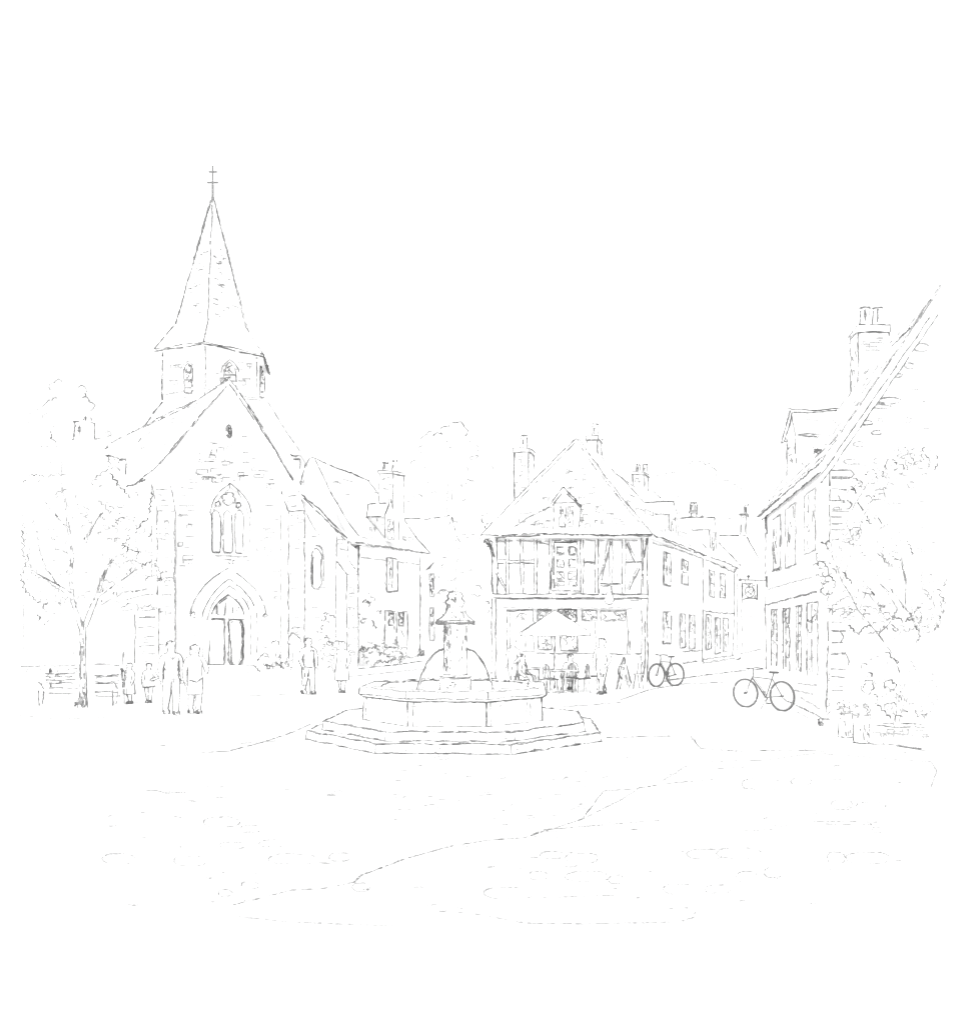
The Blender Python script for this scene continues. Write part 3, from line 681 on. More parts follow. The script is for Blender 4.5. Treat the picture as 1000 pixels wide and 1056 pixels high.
# ------------------------------------------------------------------ houses down the side street
S0 = V((6.03, 30.3, 0)); SD = V((.454, .891, 0)); SN = V((.891, -.454, 0)); SW = Plane(S0, SN)
def along(t): return S0 + SD * t
def dt(px):                                     # how far along the street wall a column lies
    q = SW.pt(px, 645); return (q - S0).dot(SD)
def row():
    def house(name, label, x0, x1, yt0, yt1, t_in):
        o = empty(name, along((dt(x0) + dt(x1)) / 2), label, 'house')
        a, b = along(dt(x0)), along(dt(x1)); back = -SN * t_in
        za, zb = SW.pt(x0, yt0).z, SW.pt(x1, yt1).z; z = (za + zb) / 2
        w = MB(M_PLASTER); w.loft([[a, b, b + back, a + back], [V((p.x, p.y, z)) for p in (a, b, b + back, a + back)]])
        return o, w
    # first
    o, w = house('terraced_house', 'taller terraced house joined to the half-timbered one, a double-pot chimney on its roof', 668.5, 725, 553, 573, 1.2)
    w.ink(SW, [[(724.5, 577), (724.5, 628), (724, 683)]], M); w.ink(SW, [[(673, 560), (700, 567), (724, 576)]], FT); w.ink(SW, [[(704, 672), (724, 671)], [(704, 684), (718, 682)]], L); w.build('wall', o)
    for a in ((684.5, 569, 691.5, 603, D), (703.5, 577, 709.5, 602, M), (684, 631, 692, 664, D), (701.5, 633, 706.5, 668, L), (711, 634, 716, 669, L)):
        sl = ((645 - a[1]) / (933 - a[0]), -(a[3] - 645) / (933 - a[0])); window(o, SW, a[0], a[1], a[2], a[3], M if a[4] == D else L, 1, 2, .04, 0, slope=sl, scr=10 if a[4] == D else 6)
    e0, e1 = SW.pt(673, 552, .2), SW.pt(728, 573.5, .2); ap = P(602, 458, 33.3)
    n = (e1 - e0).cross(ap - e0).normalized()
    if n.dot(CAM - e0) < 0: n = -n
    RP = Plane(e0, n); r = MB(M_TILE)
    poly = [(603, 459), (622, 471), (634, 487), (654, 501), (672, 504), (683, 515), (697, 519), (701, 536), (729, 567), (729, 574), (673, 552)]
    pprism(r, RP, poly, .15)
    r.ink(RP, [[(620, 471), (634, 488), (654, 502)], [(640, 492), (664, 518)]], M); r.ink(RP, [[(670, 503), (681, 514)]], M); r.ink(RP, [[(674, 552), (700, 561), (728, 573)]], M); r.ink(RP, [[(684, 557), (712, 568)]], L); r.ink(RP, [[(716, 569), (728, 573)]], D)
    r.stones(RP, inpoly(poly), (640, 500, 720, 565), 10, FT, slope=.4); ro = r.build('roof', o)
    chimney(ro, 37.5, 652.5, 664, 671, 489, 503, 2.5, [(658, 479, 4.2), (665, 479, 4.2)], (M, L, L), .8)
    def dormer(ro, pl_, x0, x1, yr, ye, xf0, xf1, yb):
        d = pl_.pt((xf0 + xf1) / 2, yb - 6).y - .25; A = front(d); m = MB(M_TILE); q = [(x0, yr), (x1, yr - 1), (xf0, ye), (x0 + 4, ye)]
        pprism(m, A, q, 1.0); m.ink(A, [[(x0, yr), (x1, yr - 1)], [(x1 - 1, yr - 1), (x1, yr + 2)]], D); m.ink(A, [[(x0 + 4, ye), (xf0 - 1, ye)]], M); m.ink(A, [[(x0, yr), (x0 + 4, ye)]], FT); do = m.build('dormer', ro)
        f = MB(M_PLASTER); B = front(d + .05); fp = [(xf0, ye), (x1, yr + 1), (xf1, ye + 2), (xf1, yb), (xf0, yb - 2)]
        pprism(f, B, fp, .9); f.ink(B, [[(xf0, ye - 1), (xf0, yb - 2)]], L); f.ink(B, [[(x1, yr), (xf1, ye + 2)], [(xf1, ye + 2), (xf1, yb - 4)]], FT); f.build('dormer_front', do)
        sd = MB(M_PLASTER); pprism(sd, front(d + .1), [(x0 + 4, ye), (xf0, ye), (xf0, yb - 2)], .8); sd.ink(front(d + .1), [[(x0 + 5, ye), (xf0 - 1, yb - 3)]], M); sd.build('dormer_cheek', do)
        window(do, B, xf0 + 2, ye + 3, xf1 - 2, yb - 6, FT, 1, 1, .03, 2, scr=3)
    dormer(ro, RP, 664, 695, 518, 530, 690, 699, 556)
    # second
    o, w = house('terraced_house', 'lower terraced house down the side street, its wall stepped back under a dormer', 725.5, 758, 575, 586, 3)
    w.ink(SW, [[(757, 586), (757, 640), (755, 677)]], L); w.ink(SW, [[(724, 629.5), (740, 632), (757, 633)], [(728, 577), (756, 590)]], L); w.ink(SW, [[(725, 684), (757, 679)], [(725, 680), (757, 676)]], FT); w.build('wall', o)
    for a in ((731.5, 588, 736.5, 615), (742.5, 591, 747.5, 616), (728, 634, 733, 670), (737.5, 637, 742.5, 674), (746, 638, 750.5, 672)):
        sl = ((645 - a[1]) / (933 - a[0]), -(a[3] - 645) / (933 - a[0])); window(o, SW, a[0], a[1], a[2], a[3], L, 1, 2, .04, 0, slope=sl, scr=7)
    e0, e1 = SW.pt(729, 574, .2), SW.pt(762, 585.5, .2); ap = P(701, 533, 42.5)
    n = (e1 - e0).cross(ap - e0).normalized()
    if n.dot(CAM - e0) < 0: n = -n
    RP2 = Plane(e0, n); r = MB(M_TILE); poly = [(700, 533), (738, 533), (743, 552), (764, 582), (762, 586), (729, 574)]
    pprism(r, RP2, poly, .15); r.ink(RP2, [[(733, 575), (748, 580), (761, 586)], [(741, 560), (764, 584)]], M); r.ink(RP2, [[(757, 590), (760, 586)]], M); r.ink(RP2, [[(696, 518), (700, 530)], [(704, 540), (728, 566)]], L); ro = r.build('roof', o)
    dormer(ro, RP2, 701, 737, 534, 546, 732, 738.5, 574)
    chimney(ro, 44, 712, 718, 719, 529, 533, 1.5, [(713, 518, 3), (717, 518, 3)], (M, M, L), .6)
    # house closing the street
    o = empty('gabled_house', (17.0, 53, 0), 'plain house closing the far end of the street behind the hanging sign', 'house')
    A = front(52); w = MB(M_PLASTER); pprism(w, A, [(757, 684), (757, 588), (766, 570), (800, 570), (800, 684)], 5)
    w.ink(A, [[(765, 600), (765, 676)], [(772, 636), (788, 636)], [(760, 592), (760, 676)]], FT); w.ink(A, [[(763, 674), (772, 672), (785, 670)], [(764, 678), (757, 682)]], L); w.build('wall', o)
    r = MB(M_TILE); B = front(51.6); q = [(741, 552), (770, 551.5), (786, 578), (786, 590), (757, 590), (764, 584), (741, 560)]
    pprism(r, B, q, .4); r.ink(B, [[(741, 552.5), (769, 552)]], M); r.ink(B, [[(770, 554), (783, 576)]], M); r.build('roof', o)
    rr = [c for c in children(o) if c.name.startswith('roof')][0]
    chimney(rr, 52.5, 763.5, 769, 775, 531, 556, 1.5, [(769.5, 520, 4)], (M, L, L), .7)
row()

# ------------------------------------------------------------------ house on the right
def corner_house():
    o = empty('stone_house', (9.5, 21, 0), 'tall stone gabled house with a twin-pot chimney, creeper covering its end wall', 'house')
    N0, N1 = V((7.43, 17.8, 0)), V((8.94, 26.2, 0)); w = (N1 - N0).normalized(); q = V((w.y, -w.x, 0)); n = -q
    W = Plane(N0, n); Gp = Plane(N0, V((-w.x, -w.y, 0))); ez = 5.92
    ln = (N1 - N0).length; HW = 4.2; rz = ez + HW * 1.5
    m = MB(M_STONE); up = V((0, 0, ez))
    prof = [V((0, 0, 0)), q * (2 * HW), q * (2 * HW) + up, q * HW + V((0, 0, rz - .1)), up]
    m.loft([[N0 + p for p in prof], [N1 + p for p in prof]])
    m.ink(W, [[(789, 530), (789.5, 575), (789, 598)], [(789, 607), (790, 690)]], L); m.ink(W, [[(790, 533), (791, 550)]], M)
    m.ink(W, [[(819, 712), (838, 716)], [(823, 705), (842, 707)], [(826, 720), (845, 731)]], FT)
    m.ink(Gp, [[(855.5, 472), (855.5, 540), (855, 560)]], M); m.ink(Gp, [[(854, 640), (854, 655), (853, 690), (852, 735)]], M); m.scrib(Gp, 852, 690, 856, 745, 10, L)
    for y in (485, 493, 504, 516, 527, 533, 540, 546, 642, 650, 663, 673, 698, 707, 712): m.ink(Gp, [[(857, y), (863, y + U(-.6, .6)), (868 + U(0, 9), y + U(-.5, 1))]], L)
    for (x0, y0, x1, y1) in ((857, 516, 879, 525), (857, 546, 880, 556), (857, 485, 881, 492), (858, 651, 870, 663), (856, 675, 876, 690)): m.ink(Gp, [[(x0, y0), (x1 - 4, y0), (x1, (y0 + y1) / 2), (x1 - 3, y1), (x0, y1)]], L)
    for (x, y, a, b, st) in ((917, 413, 13, 3, L), (908, 419, 11, 2, FT), (893, 436, 7, 2.5, L), (905, 446, 7, 2, L), (926, 387, 5, 2, FT), (950, 358, 8, 4, FT), (938, 377, 6, 3, FT), (886, 458, 6, 3, FT), (935, 433, 5, 3, FT), (878, 476, 8, 3, FT), (940, 500, 4, 3, FT), (905, 475, 5, 3, FT), (930, 470, 5, 2, FT)):
        m.ink(Gp, [ring(x, y, a, b, 12, U(0, 1), U(5, 6.4))], st)
    m.stones(Gp, inpoly([(858, 480), (945, 345), (960, 345), (960, 560), (860, 560)]), (858, 340, 960, 560), 16, FT)
    m.build('wall', o)
    # roof slabs
    r = MB(M_TILE); ov, go = .22, .3
    sl = V((q.x, q.y, 1.5)); sn = V((n.x * 1.5, n.y * 1.5, 1)).normalized()
    a = N0 - w * go - sl * ov + V((0, 0, ez + .1)); b = N0 - w * go + sl * HW + V((0, 0, ez + .1)); c = N1 + w * go + sl * HW + V((0, 0, ez + .1)); e = N1 + w * go - sl * ov + V((0, 0, ez + .1))
    r.prism([a, b, c, e], -sn * .16)
    sl2 = V((-q.x, -q.y, 1.5)); a2 = N0 - w * go + q * 2 * HW + V((0, 0, ez + .1)); r.prism([a2, N0 - w * go + sl2 * HW + q * 2 * HW + V((0, 0, ez + .1)), N1 + w * go + sl2 * HW + q * 2 * HW + V((0, 0, ez + .1)), N1 + w * go + q * 2 * HW + V((0, 0, ez + .1))], (0, 0, -.15))
    S = Plane(a, sn); E = Plane(N0 - w * go, -w)
    t1 = 2.06
    top = lambda p, t: p + sl * t
    base = N0 - w * go + V((0, 0, ez + .1))
    r.stroke([top(base, -ov), top(base, .6), top(base, t1)], L); r.stroke([top(base, -ov) - V((0, 0, .28)), top(base, t1 * .93) - V((0, 0, .28))], D)
    r.stroke([top(base, .1) + w * .25, top(base, 1.3) + w * .25, top(base, t1) + w * .25], L)
    r.stroke([a, e], M); r.stroke([a - sn * .16, e - sn * .16], D); r.stroke([a + sl * .12, e + sl * .12], L); r.stroke([a.lerp(e, .55), e], X)
    r.stroke([a + sl * .35, e + sl * .3], L)
    r.stroke([e, e + sl * 1.3], L)
    r.ink(S, [[(919, 357), (932, 345), (940, 337), (948, 326), (960, 308)], [(926, 349), (944, 333), (953, 319)]], M)
    for _ in range(60):
        p = a.lerp(e, U(0, .95) ** 2) + sl * U(.3, 2.4) + sn * .015; r.stroke([p, p + w * U(.1, .3)] if R() < .5 else [p, p + sl * U(.05, .16)], FT)
    r.scrib(S, 839, 463, 847, 468, 9, X, .02)
    ro = r.build('roof', o)
    # gutter and verge board
    vb = MB(M_WOOD); p0, p1 = base - sl * ov - V((0, 0, .16)), base + sl * HW - V((0, 0, .16)); vb.prism([p0, p1, p1 - V((0, 0, .3)), p0 - V((0, 0, .3))], w * .06)
    vb.stroke([p0 - V((0, 0, .3)), p0.lerp(p1, .52) - V((0, 0, .3))], M); vb.build('verge_board', ro)
    # chimney
    A = front(22.6)
    ch = MB(M_STONE); ch.prism([A.pt(*p) for p in ((885, 425), (885, 339), (917, 339), (917, 425))], (-.25, 1.5, 0)); ch.prism([A.pt(*p) for p in ((876.5, 425), (876.5, 341), (885.2, 339), (885.2, 425))], (.2, 1.3, 0))
    ch.ink(A, [[(877, 345), (877, 375), (877.5, 407)]], M, .02); ch.ink(A, [[(885, 341), (885, 372), (884.5, 401)]], M, .02); ch.ink(A, [[(917, 342), (917.5, 358)]], M, .02); ch.ink(A, [[(877.5, 405), (873, 413)]], M, .3)
    ch.stones(A, inpoly(rect(887, 343, 915, 400)), (887, 343, 915, 400), 14, FT); ch.scrib(A, 877.5, 345, 884, 400, 8, L); co = ch.build('chimney', ro)
    cp = MB(M_STONE); q1 = [A.pt(*p, .06) for p in ((884, 342.5), (884, 334.5), (918, 334.5), (918, 342.5))]; cp.prism(q1, (-.25, 1.6, 0)); q2 = [A.pt(*p, .05) for p in ((874.5, 347), (875, 341), (884, 334.5), (884, 342.5))]; cp.prism(q2, (.2, 1.4, 0))
    cp.ink(A, [[(885, 334.5), (900, 334.5), (918, 335)], [(918, 335), (918, 342)]], M, .07); cp.ink(A, [[(885, 342.5), (900, 342), (917, 342)]], D, .07); cp.ink(A, [[(875, 348), (884, 335)], [(876, 350), (884, 342)]], M, .07); cp.build('chimney_cap', co)
    for px in (891.5, 904.5):
        p = MB(M_STONE); bs = P(px, 335.5, 23.1); z = 17.0 / F * 23.1; rr = 5.0 / F * 23.1
        p.lathe(bs, [(rr, -.05), (rr * .78, z * .85), (rr * .95, z * .88), (rr * .95, z), (rr * .6, z)], 14)
        p.stroke([bs + V((-rr, 0, 0)), bs + V((-rr * .8, 0, z * .86))], D, 22); p.stroke([bs + V((rr, 0, 0)), bs + V((rr * .8, 0, z * .86))], M, 22)
        p.stroke([bs + V((rr * math.cos(k), -rr * math.sin(k), z)) for k in [PI * i / 8 for i in range(9)]], D, 22)
        for k in range(4): p.stroke([bs + V((U(-.6, -.2) * rr, -rr * .9, z * U(.1, .5))), bs + V((-rr * .4, -rr * .9, z * U(.6, .9)))], M, 22)
        p.build('chimney_pot', co)
    # dormer
    dA = front(23.4); f = MB(M_PLASTER)
    f.prism([dA.pt(*p) for p in ((811, 505), (811, 452), (815, 424), (820, 449), (821, 490), (821, 500))], (1.2, .35, 0)); f.ink(dA, [[(811.5, 452), (811, 490)], [(820, 452), (821, 478)]], L, .02); f.scrib(dA, 813, 455, 817, 483, 8, L, .02); do = f.build('dormer', ro)
    rf = MB(M_TILE); rq = [(814, 421), (869, 420), (873, 424), (852, 449), (821, 449.5), (816, 426)]; pprism(rf, dA, rq, .25, .05)
    rf.ink(dA, [[(815, 422), (840, 423), (868, 420.5)], [(818, 425), (845, 425), (866, 423)]], M, .06); rf.ink(dA, [[(822, 447), (835, 447.5), (852, 448)], [(823, 449.5), (842, 449.5)]], M, .06); rf.ink(dA, [quad((815, 424), (819, 436), (820, 449))], L, .06); rf.ink(dA, [[(868, 421), (877, 408)], [(871, 421), (878, 411)]], M, .06)
    rf.ink(dA, [quad((831, 431), (833, 434), (845, 433)), [(812, 421), (816, 421)]], FT, .06); rf.build('dormer_roof', do)
    rb = MB(M_TILE); pprism(rb, dA, [(814.5, 421.5), (817, 424), (808, 457), (805, 456)], .2, .07); rb.ink(dA, [[(814.5, 423), (806, 456)], [(817, 425), (809, 455)]], D, .08); rb.ink(dA, [[(805, 457), (812, 454)]], M, .08); rb.build('dormer_verge', do)
    ch2 = MB(M_PLASTER); pprism(ch2, front(23.5), [(821, 449), (852, 449), (827, 482), (821, 495)], .2); ch2.ink(front(23.5), [[(849, 451), (830, 480)]], FT); ch2.build('dormer_cheek', do)
    # windows of the street wall
    vx = 652
    def sl_(x, y): return (645 - y) / (vx - x)
    for (x0, y0, x1, y1, st) in ((797, 536, 804.5, 588, L), (809.5, 526, 820, 586, L), (829.5, 511, 840.5, 572, L)):
        window(o, W, x0, y0, x1, y1, st, 1, 1, .05, 0, slope=(sl_(x0, y0) , sl_(x0, y1)), scr=10, name='tall_window')
    cn = MB(M_WOOD); cq = [(789, 607), (843, 594), (848, 609), (789, 624.5)]; pprism(cn, W, cq, .12, .1); cn.ink(W, [[(791, 608), (815, 601), (838, 595)]], FT, .11); cn.ink(W, [[(789, 624), (815, 617), (842, 610)]], M, .11); cn.ink(W, [[(796, 589), (803, 587)]], D, .11); cn.build('shop_fascia', o)
    for (x0, x1, y0, y1, st) in ((795.5, 801, 629, 686, M), (807.5, 814, 628, 690, M), (821, 826, 625, 692, L), (832, 843, 622, 697, L)):
        f = MB(M_WOOD); s0 = sl_(x0, y0); s1 = (y1 - 645) / (x0 - vx); pq = [(x0, y0), (x1, y0 + s0 * (x1 - x0)), (x1, y1 + s1 * (x1 - x0)), (x0, y1)]
        pprism(f, W, pq, .1, .08); f.ink(W, [[pq[0], pq[3]], [pq[1], pq[2]]], st, .09); f.ink(W, [[pq[0], pq[1]]], M, .09)
        f.ink(W, [[((x0 + x1) / 2 - .5, y0 + 1), ((x0 + x1) / 2 - .5, y1 - 2)]], L, .09); f.scrib(W, x0 + .6, y0 + 1, x1 - .6, y0 + 20, 6, M, .09); f.scrib(W, x0 + .6, y0 + 20, x1 - .6, y1, 5, L, .09)
        f.build('shutter', o)
    pl = MB(M_STONE); p0, p1 = W.pt(817, 737), W.pt(850, 751); a0 = W.p
    l0 = N0 + w * 0.05; l1 = N0 + w * 5.2; pl.prism([l0, l1, l1 + n * .08, l0 + n * .08], (0, 0, .17)); s = V((0, 0, .17)); pl.stroke([l0 + n * .08 + s, l1 + n * .08 + s], L); pl.stroke([l0 + n * .08 + s, l0 + s], M); pl.stroke([l0 + n * .08, l0.lerp(l1, .6) + n * .08], FT)
    pl.scrib(W, 843, 741, 849, 751, 5, M, .15); pl.build('plinth', o)
corner_house()

# ------------------------------------------------------------------ fountain
def fountain():
    c = V(((469.5 - CX) / F * 16.85, 16.85, 0)); o = empty('fountain', c, 'octagonal stone fountain on two worn steps with a bell-capped column and arching jets', 'fountain')
    def oct_(rad, z, rot=-3, n=8): return [V((c.x + rad * math.sin(math.radians(22.5 + rot + 360 / n * k)), c.y - rad * math.cos(math.radians(22.5 + rot + 360 / n * k)), z)) for k in range(n)]
    def rag(p, q, st, n=14, a=.012):              # worn stone edge
        return [p.lerp(q, k / n) + V((U(-a, a), 0, U(-a, a))) for k in range(n + 1)]
    def slab(name, r0, r1, z0, z1, st):
        m = MB(M_STONE); a, b = oct_(r0, z0), oct_(r1, z1); m.loft([a, b])
        for k in range(8):
            j = (k + 1) % 8
            [m.stroke(rag(b[k], b[j], st), st, wob=.6) for _ in range(2)]; [m.stroke([p + V((0, 0, .012)) for p in rag(a[k], a[j], st)], st, wob=.6) for _ in range(2)]
            if k in (6, 7, 0, 5, 1): m.stroke([a[k], b[k]], L)
            for _ in range(5):
                u = U(0, .95); p = a[k].lerp(a[j], u); q_ = b[k].lerp(b[j], u); m.stroke([p.lerp(q_, U(.1, .5)) * 1.0 + (p - c) * .0, p.lerp(a[j], .04).lerp(q_, U(.1, .6))], L)
        return m.build(name, o)
    c = c + V((.04, 0, 0)); slab('step', 3.05, 3.02, 0, .17, M); slab('step', 2.73, 2.71, .17, .34, M); c = c - V((.04, 0, 0))
    # basin: wall, rim, water
    b = MB(M_STONE); lo, hi = oct_(1.90, .34), oct_(1.88, .84); b.loft([lo, hi])
    for k in range(8):
        j = (k + 1) % 8; [b.stroke([lo[k], lo[j]], D) for _ in range(3 if k in (6, 7, 0) else 1)]; b.stroke([lo[k], hi[k]], X if k in (0, 1, 7, 6) else M)
        b.stroke([lo[k].lerp(lo[j], .07), hi[k].lerp(hi[j], .07)], L)
    for _ in range(10): k = random.choice((6, 7, 0)); u = U(0, .9); p = lo[k].lerp(lo[(k + 1) % 8], u); b.stroke([p + V((0, -.01, U(.05, .4))), p.lerp(lo[(k + 1) % 8], U(.03, .1)) + V((0, -.012, U(.05, .4)))], FT)
    b_o = b.build('basin', o)
    rm = MB(M_STONE); r0, r1, r2, i2, i1 = oct_(1.90, .80), oct_(1.98, .86), oct_(1.96, .985), oct_(1.60, .985), oct_(1.60, .80)
    rm.loft([r0, r1, r2, i2, i1], cap=False)
    for k in range(8):
        j = (k + 1) % 8; f_ = k in (6, 7, 0)
        [rm.stroke([r0[k], r0[j]], D) for _ in range(3 if f_ else 2)]; rm.stroke([r1[k], r1[j]], M if f_ else L); rm.stroke([r2[k], r2[j]], L if f_ else D); rm.stroke([i2[k], i2[j]], D if not f_ else L); rm.stroke([i1[k].lerp(i1[j], .1), i1[k].lerp(i1[j], .9)], FT)
        rm.stroke([r1[k], r2[k]], M); rm.stroke([r2[k], i2[k]], L if k in (5, 6, 1, 2) else FT)
    for k in (6, 1): rm.stroke([r0[k], r1[k], r2[k]], X)
    rm.build('rim', b_o)
    wt = MB(M_PLASTER); wt.prism(oct_(1.62, .78), (0, 0, .05))
    for _ in range(14):
        a = U(0, 6.28); q = U(.5, 1.4); x, y = c.x + q * math.cos(a), c.y + q * math.sin(a); wt.stroke([V((x, y, .835)), V((x + U(.05, .2), y + U(-.03, .03), .835))], L)
    for sx in (-1, 1):
        for _ in range(8): x, y = c.x + sx * U(1.0, 1.5), c.y + U(-.15, .25); wt.stroke([V((x, y, .835)), V((x + U(.05, .2), y + U(-.05, .05), .835))], M)
    wt.build('water', b_o)
    # column
    p = MB(M_STONE)
    p.box((c.x, c.y, .95), (.60, .60, .34)); p.lathe(c, [(.31, 1.10), (.31, 1.16), (.24, 1.2), (.24, 1.22)], 20)
    z0, z1 = 1.2, 2.22; p.lathe(c, [(.235, z0), (.225, (z0 + z1) / 2), (.215, z1)], 20)
    for sx, st in ((-1, D), (1, M)):
        p.stroke([c + V((sx * .235, 0, z0)), c + V((sx * .226, 0, 1.7)), c + V((sx * .215, 0, z1))], st); p.stroke([c + V((sx * .31, -.3, .8)), c + V((sx * .31, -.3, 1.12))], M)
    for z, r_ in ((1.12, .31), (1.16, .32), (1.2, .25)): p.stroke([c + V((r_ * math.cos(k), -r_ * math.sin(k) - .01, z)) for k in [PI * i / 8 for i in range(9)]], M)
    for k in range(60):
        a = PI * U(.05, .95) if R() < .3 else PI * U(.6, .97); z = U(1.25, 2.15); rr = .235
        p.stroke([c + V((rr * math.cos(a), -rr * math.sin(a), z)), c + V((rr * math.cos(a + U(-.05, .15)), -rr * math.sin(a), z + U(.03, .11)))], M if a > 2.2 else L)
    for k in range(22):
        x, z = U(-.3, .28), U(.84, 1.1); p.stroke([c + V((x, -.305, z)), c + V((x + U(-.03, .06), -.305, z + U(-.03, .03)))], L)
    p_o = p.build('column', o)
    cp = MB(M_STONE); prof = [(.215, 2.19), (.37, 2.235), (.385, 2.27), (.36, 2.30), (.27, 2.36), (.2, 2.45), (.165, 2.55), (.15, 2.64)]
    cp.lathe(c, prof, 24)
    cp.stroke([c + V((.385 * math.cos(k), -.385 * math.sin(k), 2.245)) for k in [PI * i / 12 for i in range(13)]], X); cp.stroke([c + V((.37 * math.cos(k), -.37 * math.sin(k), 2.29)) for k in [PI * i / 12 for i in range(13)]], M)
    [cp.stroke([c + V((-r_ - .004, dy, z)) for r_, z in prof[1:]], X) for dy in (-.02, -.05, -.08)]; cp.stroke([c + V((.385 * math.cos(k), -.385 * math.sin(k), 2.235)) for k in [PI * i / 12 for i in range(13)]], X); cp.stroke([c + V((r_, 0, z)) for r_, z in prof[2:]], M)
    for k in range(26): a = PI * U(.1, .95); i = random.randint(3, 6); r_, z = prof[i]; cp.stroke([c + V((r_ * math.cos(a), -r_ * math.sin(a) - .01, z)), c + V((r_ * .95 * math.cos(a + U(-.1, .1)), -r_ * math.sin(a) - .01, z + U(.02, .08)))], L if a < 1.6 else M)
    cp_o = cp.build('bell_cap', p_o)
    fn = MB(M_STONE); fp = [(.16, 2.62), (.19, 2.67), (.15, 2.71), (.125, 2.74), (.15, 2.80), (.115, 2.86), (.03, 2.89)]
    fn.lathe(c, fp, 16); [fn.stroke([c + V((-r_ - .004, dy, z)) for r_, z in fp], X) for dy in (-.01, -.04)]; [fn.stroke([c + V((r_, -.02, z)) for r_, z in fp], D) for _ in range(2)]
    for k in range(16): i = random.randint(0, 5); r_, z = fp[i]; a = PI * U(.3, 1); fn.stroke([c + V((r_ * math.cos(a), -r_ * math.sin(a) - .01, z)), c + V((r_ * math.cos(a + .3), -r_ * math.sin(a + .3) - .01, z + .03))], M)
    fn.build('finial', p_o)
    # spouts and jets
    for sx in (-1, 1):
        sx_ = .23 * sx; path = [c + V((sx_ + sx * t * .56, -.05, 1.71 - .02 * t * 2 - .72 * t * t - .13 * t ** 5)) for t in [k / 14 for k in range(15)]]
        sp = MB(M_STONE); sp.tube([c + V((sx * .19, -.05, 1.69)), path[0] + V((sx * .02, 0, .01)), path[2]], [.022, .026, .018], 1, 8); sp.stroke(path[:3], X); sp.build('spout', p_o)
        j = MB(M_PLASTER); j.tube(path[1:], [.012 + .012 * k / 14 for k in range(14)], 0, 8)
        off = V((sx * .012, -.015, .0)); [j.stroke([q + off for q in path[1:]], D, 16.8) for _ in range(2)]; j.stroke([q - off + V((0, -.02, 0)) for q in path[6:]], L, 16.8)
        e = path[-1]
        for k in range(5): j.stroke([e + V((U(-.1, .1), U(-.1, .1), .02)), e + V((U(-.1, .1), U(-.1, .1), .03))], L, 16.8)
        j.build('water_jet', o)
fountain()

